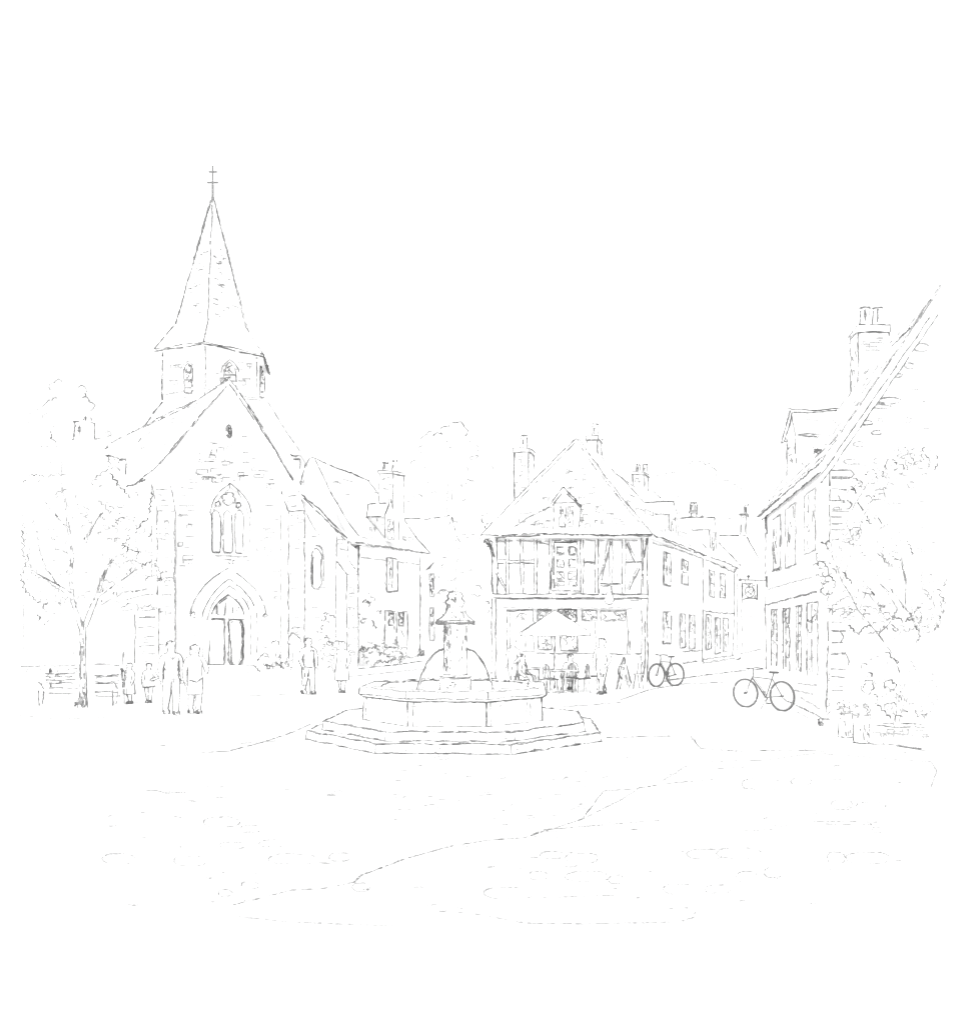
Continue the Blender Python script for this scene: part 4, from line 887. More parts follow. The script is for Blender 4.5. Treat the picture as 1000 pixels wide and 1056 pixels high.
# ------------------------------------------------------------------ trees
def limb(m, pts, rad, d, st, st2=None, marks=0):
    m.tube(pts, rad, 0, 8); pts = [V(p) for p in pts]
    for sg, s_ in ((-1, st), (1, st2 or st)) if st else ():
        ln = []
        for i, p in enumerate(pts):
            t = pts[min(i + 1, len(pts) - 1)] - pts[max(i - 1, 0)]; nx, nz = -t.z, t.x; l = math.hypot(nx, nz) or 1
            ln.append(p + V((nx / l, 0, nz / l)) * (rad[i] * .96 * sg) + V((0, -rad[i] * .2, 0)))
        m.stroke(ln, s_, d)
    for _ in range(marks):
        k = random.randint(0, len(pts) - 2); u = R(); p = pts[k].lerp(pts[k + 1], u) + V((rad[k] * U(-.8, .8), -rad[k] * .85, 0)); m.stroke([p, p + V((U(-.02, .02), 0, U(.06, .2)))], L if R() < .6 else M, d)
def square_tree():
    d = 22.0; o = empty('tree', P(86, 730, d).xy.to_3d(), 'young broad-crowned tree with a slim forked trunk in front of the bench', 'tree')
    X_ = lambda *q: [P(x, y, d + (q2[0] if q2 else 0)) for (x, y, *q2) in q]
    px = d / F; t = MB(M_WOOD)
    limb(t, X_((86, 731), (86.3, 715), (86.5, 690), (86, 665), (86, 645)), [5.5 * px, 3.6 * px, 2.8 * px, 2.8 * px, 3.0 * px], d, D, D, 40)
    t.ink(front(d), [[(83, 715), (81, 725), (77, 728)], [(88, 715), (89, 728), (92, 731)], [(86, 722), (85, 732)]], D, .12); t.scrib(front(d), 77, 724, 90, 731, 8, M, .14); t_o = t.build('trunk', o)
    for pts, r0, st in (([(85, 648), (79, 632), (74, 614, -.2), (62, 606, -.3), (48, 598, -.5), (32, 589, -.6)], 2.6, M), ([(75, 616), (73, 595, .3), (75, 572, .4), (71, 545, .5), (68, 520, .5), (64, 500, .4)], 1.6, L), ([(88, 646), (95, 628), (101, 614, .2), (105, 600, .3), (110, 586, .3), (120, 572, .4)], 2.4, M),
                       ([(101, 615), (112, 606), (127, 597, -.4), (140, 586, -.5)], 1.2, L), ([(104, 623), (115, 616), (129, 611, -.3), (152, 607, -.4)], 1.1, L), ([(62, 607), (56, 600), (47, 585, -.2), (41, 570, .2), (38, 545, .3)], 1.0, L), ([(74, 574), (62, 567, .2), (50, 566, .4)], .8, FT), ([(88, 560), (94, 545, .2), (106, 528, .5)], .9, M), ([(71, 545), (60, 535), (45, 515, .3)], .8, L), ([(66, 625), (56, 620, .2), (47, 624, .3)], .7, L)):
        m = MB(M_WOOD); q = X_(*pts); limb(m, q, [max(r0 * (1 - .75 * k / (len(q) - 1)), .35) * px for k in range(len(q))], d, st, FT if r0 < 1.5 else st, int(r0 * 3)); m.build('branch', t_o)
    cr = MB(M_LEAF); cc = P(92, 560, d)
    outline = [(30, 640), (22, 610), (20, 585), (24, 555), (22, 520), (40, 500), (60, 498), (90, 510), (112, 492), (126, 500), (150, 508), (162, 540), (172, 570), (178, 600), (165, 625), (140, 622), (112, 628), (95, 620), (70, 628), (48, 642)]
    ins = inpoly(outline)
    def pin(p):
        x = CX + p.x / p.y * F; y = HZ - (p.z - EYE) / p.y * F; return ins(x, y) and not (60 < x < 110 and 540 < y < 625 and R() < .7)
    cr.leaves(pin, cc, (80 * px, 1.7, 78 * px), 1500, .075, .35)
    for ln, st in (([(30, 565), (25, 580), (20, 592), (22, 606)], L), ([(22, 606), (30, 615), (38, 622), (45, 628), (50, 622)], L), ([(38, 634), (40, 641), (47, 646), (50, 640)], M), ([(110, 470), (112, 488), (120, 500), (128, 508), (139, 520)], D), ([(156, 502), (154, 520), (152, 534), (144, 540), (138, 550), (126, 560), (125, 566)], D), ([(125, 562), (130, 570), (138, 568), (142, 580), (146, 586), (155, 580)], D), ([(126, 582), (136, 578), (142, 584)], L), ([(150, 600), (158, 594), (166, 600), (168, 590), (160, 580)], L), ([(163, 600), (172, 596), (180, 602)], L), ([(125, 628), (134, 622), (142, 630), (152, 626), (162, 628)], L), ([(24, 555), (25, 540), (28, 530), (36, 545)], FT), ([(50, 522), (58, 510), (70, 505), (77, 510), (72, 518)], FT), ([(82, 530), (90, 536), (92, 525)], FT), ([(25, 500), (30, 490), (45, 492)], L), ([(40, 500), (50, 492), (62, 490), (72, 494)], FT), ([(95, 500), (104, 490), (114, 484), (124, 486)], L), ([(22, 540), (21, 560), (23, 580)], L), ([(114, 470), (122, 478), (130, 474)], M), ([(100, 516), (112, 530)], FT), ([(48, 600), (60, 612), (66, 622)], FT), ([(106, 600), (118, 602), (124, 590)], FT)):
        cr.scallop(ln, d - .9, st, 6)
    for c_, n_, st in (((45, 570), 22, FT), ((140, 560), 34, FT), ((150, 600), 26, FT), ((90, 520), 22, FT), ((40, 620), 12, FT), ((140, 520), 14, L), ((110, 625), 8, FT)):
        cr.curls(lambda x, y: ins(x, y), (c_[0] - 34, c_[1] - 34, c_[0] + 34, c_[1] + 34), d - .8, n_, st, .8)
    cr.build('crown', o)
square_tree()
def far_tree(px, d, y0, crown, label, lines, n=420, curl=24, st=FT, trunk_w=5):
    o = empty('tree', V(((px - CX) / F * d, d, 0)), label, 'tree', 'trees beyond the houses'); s = d / F
    x0 = min(x for x, y in crown); x1 = max(x for x, y in crown); ya = min(y for x, y in crown); yb = max(y for x, y in crown)
    t = MB(M_WOOD); b = V(((px - CX) / F * d, d, 0)); limb(t, [b, b.lerp(P(px, yb, d), .6), P(px + 2, (ya + yb) / 2, d)], [trunk_w * s, trunk_w * .7 * s, trunk_w * .4 * s], d, FT); t.build('trunk', o)
    m = MB(M_LEAF); ins = inpoly(crown)
    m.leaves(lambda p: ins(CX + p.x / p.y * F, HZ - (p.z - EYE) / p.y * F), P((x0 + x1) / 2, (ya + yb) / 2, d), ((x1 - x0) / 2 * s, (x1 - x0) * .35 * s, (yb - ya) / 2 * s), n, 3.6 * s)
    for ln, q in lines: m.scallop(ln, d - (x1 - x0) * .2 * s, q, 7, .5)
    if curl: m.curls(ins, (x0, ya, x1, yb), d - (x1 - x0) * .25 * s, curl, st, 1.0)
    m.build('crown', o)
far_tree(462, 70, 0, [(418, 560), (420, 505), (436, 470), (455, 445), (470, 436), (490, 445), (494, 480), (510, 520), (515, 560)], 'tall rounded tree rising above the roofs beside the church',
         [([(425, 485), (432, 474), (436, 460), (440, 448), (446, 446)], FT), ([(446, 450), (456, 448), (462, 440), (470, 436), (478, 440), (480, 450)], L), ([(482, 460), (490, 458), (492, 468), (488, 474)], FT), ([(498, 475), (500, 480), (508, 484), (516, 482), (520, 490)], FT), ([(470, 498), (476, 502), (486, 496), (490, 502)], FT), ([(484, 540), (490, 536), (498, 540), (504, 530)], L)], 520, 22)
far_tree(715, 75, 0, [(676, 520), (678, 498), (692, 488), (706, 478), (725, 476), (738, 490), (758, 500), (770, 520), (770, 545), (700, 545)], 'low spreading tree behind the dormers of the side street',
         [([(678, 498), (686, 490), (694, 488), (700, 490)], FT), ([(702, 486), (708, 480), (716, 476)], FT), ([(720, 477), (734, 482), (738, 490), (736, 497)], FT), ([(744, 500), (752, 496), (760, 504), (764, 508)], FT), ([(768, 512), (776, 516), (776, 522)], FT)], 300, 10)
far_tree(60, 60, 0, [(25, 560), (30, 430), (45, 405), (60, 393), (85, 398), (97, 420), (110, 450), (112, 480), (80, 560)], 'tall pale tree standing behind the small roof with a chimney, left of the church',
         [([(52, 402), (56, 394), (64, 394)], L), ([(80, 400), (88, 400), (86, 410)], L), ([(50, 408), (54, 412), (60, 412)], FT), ([(45, 425), (48, 415), (58, 411)], L), ([(85, 410), (92, 414), (94, 424)], L), ([(30, 436), (34, 426), (40, 423)], FT), ([(51, 444), (52, 452), (58, 461)], L), ([(44, 434), (50, 426)], FT), ([(100, 440), (108, 446), (115, 450), (113, 440)], FT)], 420, 8)

# ------------------------------------------------------------------ house with the chimney behind the left tree, garden wall, bench
def far_left():
    o = empty('small_house', V((-27, 54, 0)), 'low house half hidden by the trees with one square chimney above its roof', 'house')
    A = front(54); w = MB(M_PLASTER); pprism(w, A, rect(24, 686, 78, 575), 5)
    w.ink(A, [[(24, 590), (24, 676), (30, 682), (50, 685)], [(75, 662), (75, 675)]], FT, .02); w.build('wall', o)
    r = MB(M_TILE); pprism(r, front(53.7), [(18, 580), (34, 520), (88, 520), (84, 580)], 5.5); ro = r.build('roof', o)
    b = MB(M_STONE); B = front(56); b.prism([B.pt(*p) for p in rect(76, 434, 98, 530)], (0, 1.4, 0)); 
    b.ink(B, [[(77, 435), (76, 452), (75, 454)], [(82, 440), (82, 452)]], D, .02); b.ink(B, [[(76, 435), (82, 434)], [(92, 435), (97, 437), (97, 452)]], D, .02); b.ink(B, [[(98, 452), (108, 451), (114, 448)], [(76, 454), (90, 454)], [(97, 454), (100, 453)]], FT, .02); b.scrib(B, 77, 436, 82, 453, 6, L, .02); co = b.build('chimney', ro)
    p = MB(M_STONE); bs = B.pt(88, 435.5) + V((0, .5, 0)); s = 56 / F; p.lathe(bs, [(2.6 * s, -.05), (2.1 * s, 7 * s), (2.5 * s, 7.2 * s), (2.5 * s, 8.5 * s), (1 * s, 8.5 * s)], 10)
    p.stroke([bs + V((-2.5 * s, 0, 0)), bs + V((-2.3 * s, 0, 8 * s)), bs + V((2.3 * s, 0, 8.5 * s)), bs + V((2.5 * s, 0, 0))], D, 56); p.scrib(B, 86, 428, 88, 435, 4, M, -.3); p.build('chimney_pot', co)
    d = 34; gw = MB(M_STONE); G_ = front(d); x0, x1 = G_.pt(-30, 645).x, G_.pt(126, 645).x; z = G_.pt(50, 687).z; gw.prism([V((x0, d, 0)), V((x1, d, 0)), V((x1, d, z)), V((x0, d, z))], (0, .4, 0))
    gw.ink(G_, [[(22, 687), (45, 687), (78, 686)], [(97, 685), (110, 685), (123, 687)], [(127, 672), (127, 686)]], L, .02); gw.stones(G_, inpoly(rect(20, 689, 120, 692)), (20, 688, 120, 693), 5)
    o2 = gw.build('garden_wall', base=(x0 / 2 + x1 / 2, d, 0)); tag(o2, 'low stone garden wall running behind the bench', 'wall')
far_left()
def bench():
    o = empty('bench', P(84, 732, 22.8).xy.to_3d(), 'slatted wooden park bench behind the young tree', 'bench'); d = 22.8; sl = .002
    def z(y): return P(0, y, d).z
    def x(p): return P(p, 645, d).x
    bk = MB(M_WOOD)
    A = front(d + .32)
    for y0, y1, st in ((694.5, 698, M), (701, 704.5, L)):
        pprism(bk, A, rect(44, y0, 124, y1), .04); bk.ink(A, [[(46, y0), (60, y0 + .6), (78, y0 - .2)], [(97, y0 + 2), (110, y0 + 3), (123, y0 + 1)]], st); bk.ink(A, [[(47, y1), (78, y1)], [(98, y1 + 1), (122, y1)]], L); bk.scrib(A, 47, y0, 80, y1, 4, L)
    bk.build('backrest', o)
    s = MB(M_WOOD); s0, s1 = z(711.5), z(713.5)
    for k in range(4):
        yy = d + .32 - .15 * (k + .6); s.box(((x(42) + x(126)) / 2, yy, .44), (x(126) - x(42), .11, .035))
    B = front(d - .32); s.ink(B, [[(50, 710), (65, 709.5), (80, 710)], [(98, 714), (112, 713), (122, 714)]], L, .02); s.ink(B, [[(50, 715.5), (78, 715)], [(98, 718), (124, 718)]], L, .02); s.build('seat', o)
    for px, st in ((47, D), (122, M)):
        l = MB(M_WOOD)
        l.prism([V((x(px) - .04, d - .25, 0)), V((x(px) + .03, d - .25, 0)), V((x(px) + .05, d - .25, .43)), V((x(px) - .05, d - .25, .43))], (0, .06, 0))
        l.prism([V((x(px) - .04, d + .28, 0)), V((x(px) + .03, d + .28, 0)), V((x(px) - .02, d + .4, .98)), V((x(px) - .09, d + .4, .98))], (0, .06, 0))
        l.box((x(px) - .01, d + .05, .63), (.06, .62, .04)); l.box((x(px) - .01, d - .22, .53), (.05, .05, .2)); 
        l.stroke([V((x(px) - .05, d - .26, .43)), V((x(px) - .04, d - .26, 0))], st); l.stroke([V((x(px) + .10, d - .26, .40)), V((x(px) + .05, d - .26, .05))], M); l.stroke([V((x(px) - .09, d + .38, .98)), V((x(px) - .03, d + .3, .45))], M); l.stroke([V((x(px) - .1, d + .37, 1.0)), V((x(px) - .04, d + .37, .9))], X)
        l.stroke([V((x(px) - .06, d - .28, .66)), V((x(px) - .0, d - .26, .62)), V((x(px) + .05, d - .2, .45))], M); l.build('leg', o)
bench()

# ------------------------------------------------------------------ people
def skin(verts, edges, radii, root=0, sub=2):
    me = bpy.data.meshes.new('skin_tmp'); me.from_pydata(verts, edges, []); o = bpy.data.objects.new('skin_tmp', me); C.objects.link(o)
    md = o.modifiers.new('Skin', 'SKIN'); md.use_smooth_shade = True
    for i, r in enumerate(radii):
        sv = me.skin_vertices[0].data[i]; sv.radius = (r, r) if not isinstance(r, tuple) else r; sv.use_root = (i == root)
    ss = o.modifiers.new('Sub', 'SUBSURF'); ss.levels = sub; ss.render_levels = sub
    dg = bpy.context.evaluated_depsgraph_get(); ev = o.evaluated_get(dg); m2 = ev.to_mesh()
    vs = [v.co.copy() for v in m2.vertices]; fs = [tuple(p.vertices) for p in m2.polygons]
    ev.to_mesh_clear(); bpy.data.objects.remove(o); bpy.data.meshes.remove(me)
    return vs, fs
def person(loc, h, face, label, pose='stand', arms=((0, 0), (0, 0)), stride=.06, hair='short', top='jacket', legs='trousers', st=M, look=0, lean=0, dark_legs=False):
    """face: heading of the body in degrees (0 looks at the camera); arms: (forward, outward) bend of each elbow"""
    d = loc.y; o = empty('person', loc, label, 'person', 'people in the square', math.radians(face)); q = h
    S = pose == 'sit'
    pz = .27 if S else .53
    up = lambda z: z + (pz - .53)
    V_ = [(0, 0, pz), (0, -.005, up(.61)), (0, .0, up(.72)), (0, .005, up(.80)), (0, 0, up(.86))]
    E_ = [(0, 1), (1, 2), (2, 3), (3, 4)]; r_ = [(.085, .065), (.078, .055), (.095, .065), (.06, .045), (.032, .034)]
    nv = len(V_)
    V_ += [(0, -.012, up(.905)), (0, -.006, up(.955)), (0, .002, up(.982))]; E_ += [(4, nv), (nv, nv + 1), (nv + 1, nv + 2)]; r_ += [(.047, .052), (.05, .058), (.03, .034)]
    hands = []
    for k, sx in enumerate((-1, 1)):
        fw, ow = arms[k]; i = len(V_)
        sh = V((sx * .105, 0, up(.795))); el = V((sx * (.135 + .05 * ow), .02 - .05 * fw, up(.635)))
        wr = el + V((sx * (.012 - .08 * ow), -.03 - .12 * fw, -.145 + .12 * abs(fw) + .04 * ow)); hd = wr + (wr - el).normalized() * .045
        V_ += [tuple(sh), tuple(el), tuple(wr), tuple(hd)]; E_ += [(3, i), (i, i + 1), (i + 1, i + 2), (i + 2, i + 3)]; r_ += [.042, .031, .021, (.024, .016)]
        hands.append((wr, hd, sx))
        j = len(V_); sd = stride * (1 if sx > 0 else -1)
        if S:
            V_ += [(sx * .055, -.02, pz - .01), (sx * .07, -.24, pz + .01), (sx * .07, -.25, .05), (sx * .072, -.33, .02)]
        else:
            V_ += [(sx * .055, 0, .49), (sx * .046, -.016 - sd * .45, .28), (sx * .034, .012 - sd + (.03 if sd < 0 else 0), .045 + (.02 if sd < -.05 else 0)), (sx * .038, -.075 - sd, .018)]
        E_ += [(0, j), (j, j + 1), (j + 1, j + 2), (j + 2, j + 3)]; r_ += [.06, .044, .03, (.028, .02)]
    Q = lambda p: V(p) * q
    vs, fs = skin([tuple(Q(p)) for p in V_], E_, [(a[0] * q, a[1] * q) if isinstance(a, tuple) else a * q for a in r_])
    rot = Matrix.Rotation(-math.radians(face), 3, 'Z')
    eye = rot @ (CAM - loc)
    b = MB(M_CLOTH); b.mesh(vs, fs); b.contour(vs, fs, eye, D if st == M else M, d, .9)
    for wr, hd, sx in hands:                    # palms carry five separate, slightly curled fingers
        t = (hd - wr).normalized(); a = V((0, 1, 0)) - t * t.y; a.normalize()
        for i, (off, ln) in enumerate(((-.016, .040), (-.006, .046), (.004, .043), (.013, .034))):
            p0 = hd + a * off + t * .012; p1 = p0 + t * ln * .55; p2 = p1 + (t + V((-sx * .5, 0, 0))).normalized() * ln * .45
            b.tube([Q(p0), Q(p1), Q(p2)], [.0062 * q, .0056 * q, .0042 * q], 0, 5)
        p0 = wr.lerp(hd, .5) - a * .018; b.tube([Q(p0), Q(p0 - a * .016 + t * .014), Q(p0 - a * .018 + t * .034)], [.0075 * q, .0066 * q, .005 * q], 0, 5)
        b.stroke([Q(hd + V((sx * .02, -.01, .01))), Q(hd + t * .03 + V((sx * .016, -.012, 0))), Q(hd + t * .05)], L, d); b.stroke([Q(hd - V((sx * .02, .012, -.01))), Q(hd + t * .04 - V((sx * .012, .012, 0)))], FT, d)
    hz = up(.925)
    b.lathe(Q((0, -.066, hz)), [(.002, -.012 * q), (.011 * q, -.006 * q), (.006 * q, .012 * q), (.001, .02 * q)], 6)     # nose
    for sx in (-1, 1):
        b.stroke([Q((sx * .022 - .008, -.064, hz + .014)), Q((sx * .022 + .008, -.065, hz + .014))], (1, .9, 0, 1), d)               # eyes
        b.lathe(Q((sx * .054, .0, hz)), [(.002, -.018 * q), (.011 * q, 0), (.002, .018 * q)], 6)                          # ears
    b.stroke([Q((-.014, -.06, hz - .028)), Q((.014, -.06, hz - .028))], (3, .8, 0, 1), d)                                            # mouth
    def part(m, name):
        me_o = m.build(name); me_o.parent = o; return me_o
    part(b, 'body')
    # hair
    hm = MB(M_CLOTH); rings = []
    prof = [(.012, .004), (.038, -.002), (.056, -.016), (.064, -.036), (.064, -.054), (.058, -.078)] if hair != 'long' else [(.012, .004), (.038, -.002), (.058, -.016), (.07, -.04), (.07, -.075), (.072, -.115), (.06, -.14)]
    topz = up(1.0)
    for rr, dz in prof: rings.append([Q((rr * .92 * math.sin(a), .012 + rr * 1.02 * math.cos(a) - (.0 if abs(math.sin(a)) > 1 else 0), topz + dz + (.0 if math.cos(a) > -.2 else .035 * min(1, -dz / .04)))) for a in [2 * PI * k / 14 for k in range(14)]])
    hm.loft(rings)
    hv, hf = [p for r in rings for p in r], []
    for j in range(len(rings) - 1):
        for k in range(14): hf.append((j * 14 + k, j * 14 + (k + 1) % 14, (j + 1) * 14 + (k + 1) % 14, (j + 1) * 14 + k))
    hm.contour(hv, hf, eye, st, d, .8)
    for _ in range(60 if hair != 'pale' else 6):
        j = random.randint(0, len(rings) - 2); k = random.randint(0, 13); p = rings[j][k].lerp(rings[j][(k + 1) % 14], R()); p2 = rings[j + 1][k].lerp(rings[j + 1][(k + 1) % 14], R()); c0 = Q((0, 0, topz - .05)); out_ = lambda p: p + (p - c0).normalized() * .004
        wld = Matrix.Rotation(math.radians(face), 3, 'Z') @ (p - c0)
        if (wld.x > 0.02 and R() < .6 and hair != 'dark') or ((p.y < -.03 * q or p2.y < -.03 * q) and j > 2): continue
        hm.stroke([out_(p), out_(p.lerp(p2, U(.4, 1)))], D, d)
    part(hm, 'hair')
    # garment on the upper body
    def shell(levels, name, s_, hem=True):
        n = 16; m = MB(M_CLOTH); rg = [[Q((rx * math.sin(a), cy - ry * math.cos(a), up(z))) for a in [2 * PI * k / n for k in range(n)]] for z, rx, ry, cy in levels]
        m.loft(rg, cap=False); vv = [p for r in rg for p in r]; ff = [(j * n + k, j * n + (k + 1) % n, (j + 1) * n + (k + 1) % n, (j + 1) * n + k) for j in range(len(rg) - 1) for k in range(n)]
        m.contour(vv, ff, eye, D if s_ == M else M, d, .85)
        if hem: m.stroke(rg[-1], s_, d, closed=True)
        return m, rg
    if top == 'jacket':
        m, rg = shell([(.80, .09, .06, 0), (.74, .108, .076, 0), (.64, .094, .07, 0), (.55, .096, .074, 0), (.49, .1, .076, 0)], 'jacket', L)
        m.stroke([rg[0][0], rg[2][0], rg[4][0]], FT, d); m.stroke([rg[0][1], Q((0, -.07, up(.75))), rg[0][15]], M, d)
        for k in range(10): i = random.randint(1, 3); j = random.choice((11, 12, 13, 2)); m.stroke([rg[i][j], rg[i][j].lerp(rg[i + 1][j], U(.4, 1))], M, d)
        part(m, 'jacket')
    elif top == 'coat':
        m, rg = shell([(.80, .098, .06, 0), (.73, .11, .076, 0), (.63, .096, .07, 0), (.5, .118, .09, 0), (.36, .13, .105, 0), (.25, .135, .11, 0)], 'coat', M)
        m.stroke([rg[0][15], rg[2][0], rg[5][1]], L, d); part(m, 'coat')
    elif top == 'blouse':
        m, rg = shell([(.80, .095, .06, 0), (.73, .106, .074, 0), (.63, .09, .066, 0), (.56, .1, .074, 0)], 'blouse', L, False)
        part(m, 'blouse')
    if legs == 'skirt' and not S:
        m, rg = shell([(.62, .088, .066, 0), (.52, .108, .085, 0), (.42, .110, .09, 0), (.29, .104, .09, 0)], 'skirt', L)
        m.stroke([Q((-.1, -.06, up(.5))), Q((.0, -.105, up(.47))), Q((.1, -.07, up(.53)))], M, d); part(m, 'skirt')
    elif legs == 'short_skirt' and not S:
        m, rg = shell([(.62, .088, .066, 0), (.55, .12, .09, 0), (.42, .15, .12, 0)], 'skirt', M); part(m, 'skirt')
    elif not S and legs == 'trousers':
        m = MB(M_CLOTH)
        for k, sx in enumerate((-1, 1)):
            j = 8 + 4 + 8 * k; pts = [Q(V_[j]), Q(V_[j + 1]), Q(V_[j + 2])]; rr = [.06 * q, .045 * q, .034 * q]
            n = 10; rg = [[p + V((r * math.sin(a), -r * math.cos(a), 0)) for a in [2 * PI * i / n for i in range(n)]] for p, r in zip([pts[0], pts[0].lerp(pts[1], .5), pts[1], pts[1].lerp(pts[2], .5), pts[2]], [rr[0], .053 * q, rr[1], .039 * q, rr[2]])]
            m.loft(rg, cap=False); vv = [p for r in rg for p in r]; ff = [(jj * n + i, jj * n + (i + 1) % n, (jj + 1) * n + (i + 1) % n, (jj + 1) * n + i) for jj in range(4) for i in range(n)]
            m.contour(vv, ff, eye, M if not dark_legs else D, d, .85); m.stroke(rg[-1], L, d, closed=True)
            for _ in range(14 if dark_legs else 4): jj = random.randint(0, 3); i = random.randint(0, 9); m.stroke([rg[jj][i], rg[jj][i].lerp(rg[jj + 1][i], U(.3, .9))], M if dark_legs else FT, d)
        part(m, 'trousers')
    # shoes
    for k, sx in enumerate((-1, 1)):
        j = 8 + 4 + 8 * k; an, toe = V(V_[j + 2]), V(V_[j + 3]); m = MB(M_CLOTH); dirv = (toe - an); dirv.z = 0; dirv.normalize(); sd = V((-dirv.y, dirv.x, 0))
        rg = [[Q(an + dirv * y + sd * (w * math.cos(a)) + V((0, 0, -an.z + hgt * (.5 + .5 * math.sin(a))))) for a in [2 * PI * i / 10 for i in range(10)]] for y, w, hgt in ((-.035, .012, .03), (-.02, .028, .062), (.02, .032, .06), (.06, .032, .042), (.092, .018, .028))]
        m.loft(rg); 
        for _ in range(26): jj = random.randint(0, 3); i = random.randint(0, 9); m.stroke([rg[jj][i], rg[jj + 1][(i + random.randint(-1, 1)) % 10]], X, d)
        part(m, 'shoe')
    return o
def gp(px, py): return G(px, py)
person(gp(176.5, 737), 1.80, 38, 'man in a jacket and trousers strolling beside the long-haired woman', arms=((.1, .1), (.05, .25)), stride=.1, top='jacket', st=M)
person(gp(201, 736), 1.70, 36, 'long-haired woman with one forearm raised, walking beside the man in the jacket', arms=((0, .2), (.75, .75)), stride=.06, hair='long', top='blouse', legs='skirt', st=L)
person(gp(153.5, 725), 1.10, 10, 'small child in a flared skirt reaching towards the strolling man', arms=((.1, .3), (.5, 1.4)), stride=.05, top='blouse', legs='short_skirt', st=L)
person(gp(133.5, 726), 1.13, -30, 'small dark-haired child standing at the end of the bench', arms=((.2, .3), (.2, .3)), stride=.02, top='coat', legs='none', st=L)
person(gp(318, 716), 1.78, 35, 'man in a loose pullover and dark trousers walking past the church side wall', arms=((.15, .5), (.1, .4)), stride=.11, top='jacket', st=M, dark_legs=True)
person(gp(352.5, 714.5), 1.66, -10, 'woman in a long coat standing near the end buttress of the church', arms=((0, .1), (.3, .4)), stride=.04, top='coat', legs='none', st=L)
person(V(((529 - CX) / F * 28.4, 28.4, 0)), 1.68, -35, 'light-haired person standing by the café door behind the fountain', arms=((.2, .5), (.5, .6)), hair='pale', top='blouse', legs='trousers', st=L)
person(V(((538.5 - CX) / F * 28.2, 28.2, 0)), 1.62, 60, 'person seated at the near café table beside the standing light-haired figure', pose='sit', arms=((.6, .2), (.6, .2)), top='jacket', legs='trousers', st=L)
person(gp(620.5, 716), 1.76, -40, 'dark-haired person in slim dark trousers walking in front of the café counter', arms=((.2, .6), (.2, .6)), stride=.1, hair='dark', top='blouse', st=L, dark_legs=True)
person(V(((588 - CX) / F * 27.6, 27.6, 0)), 1.66, 190, 'person seated under the parasol with their back to the square', pose='sit', arms=((.6, .2), (.6, .2)), top='jacket', legs='trousers', st=L)

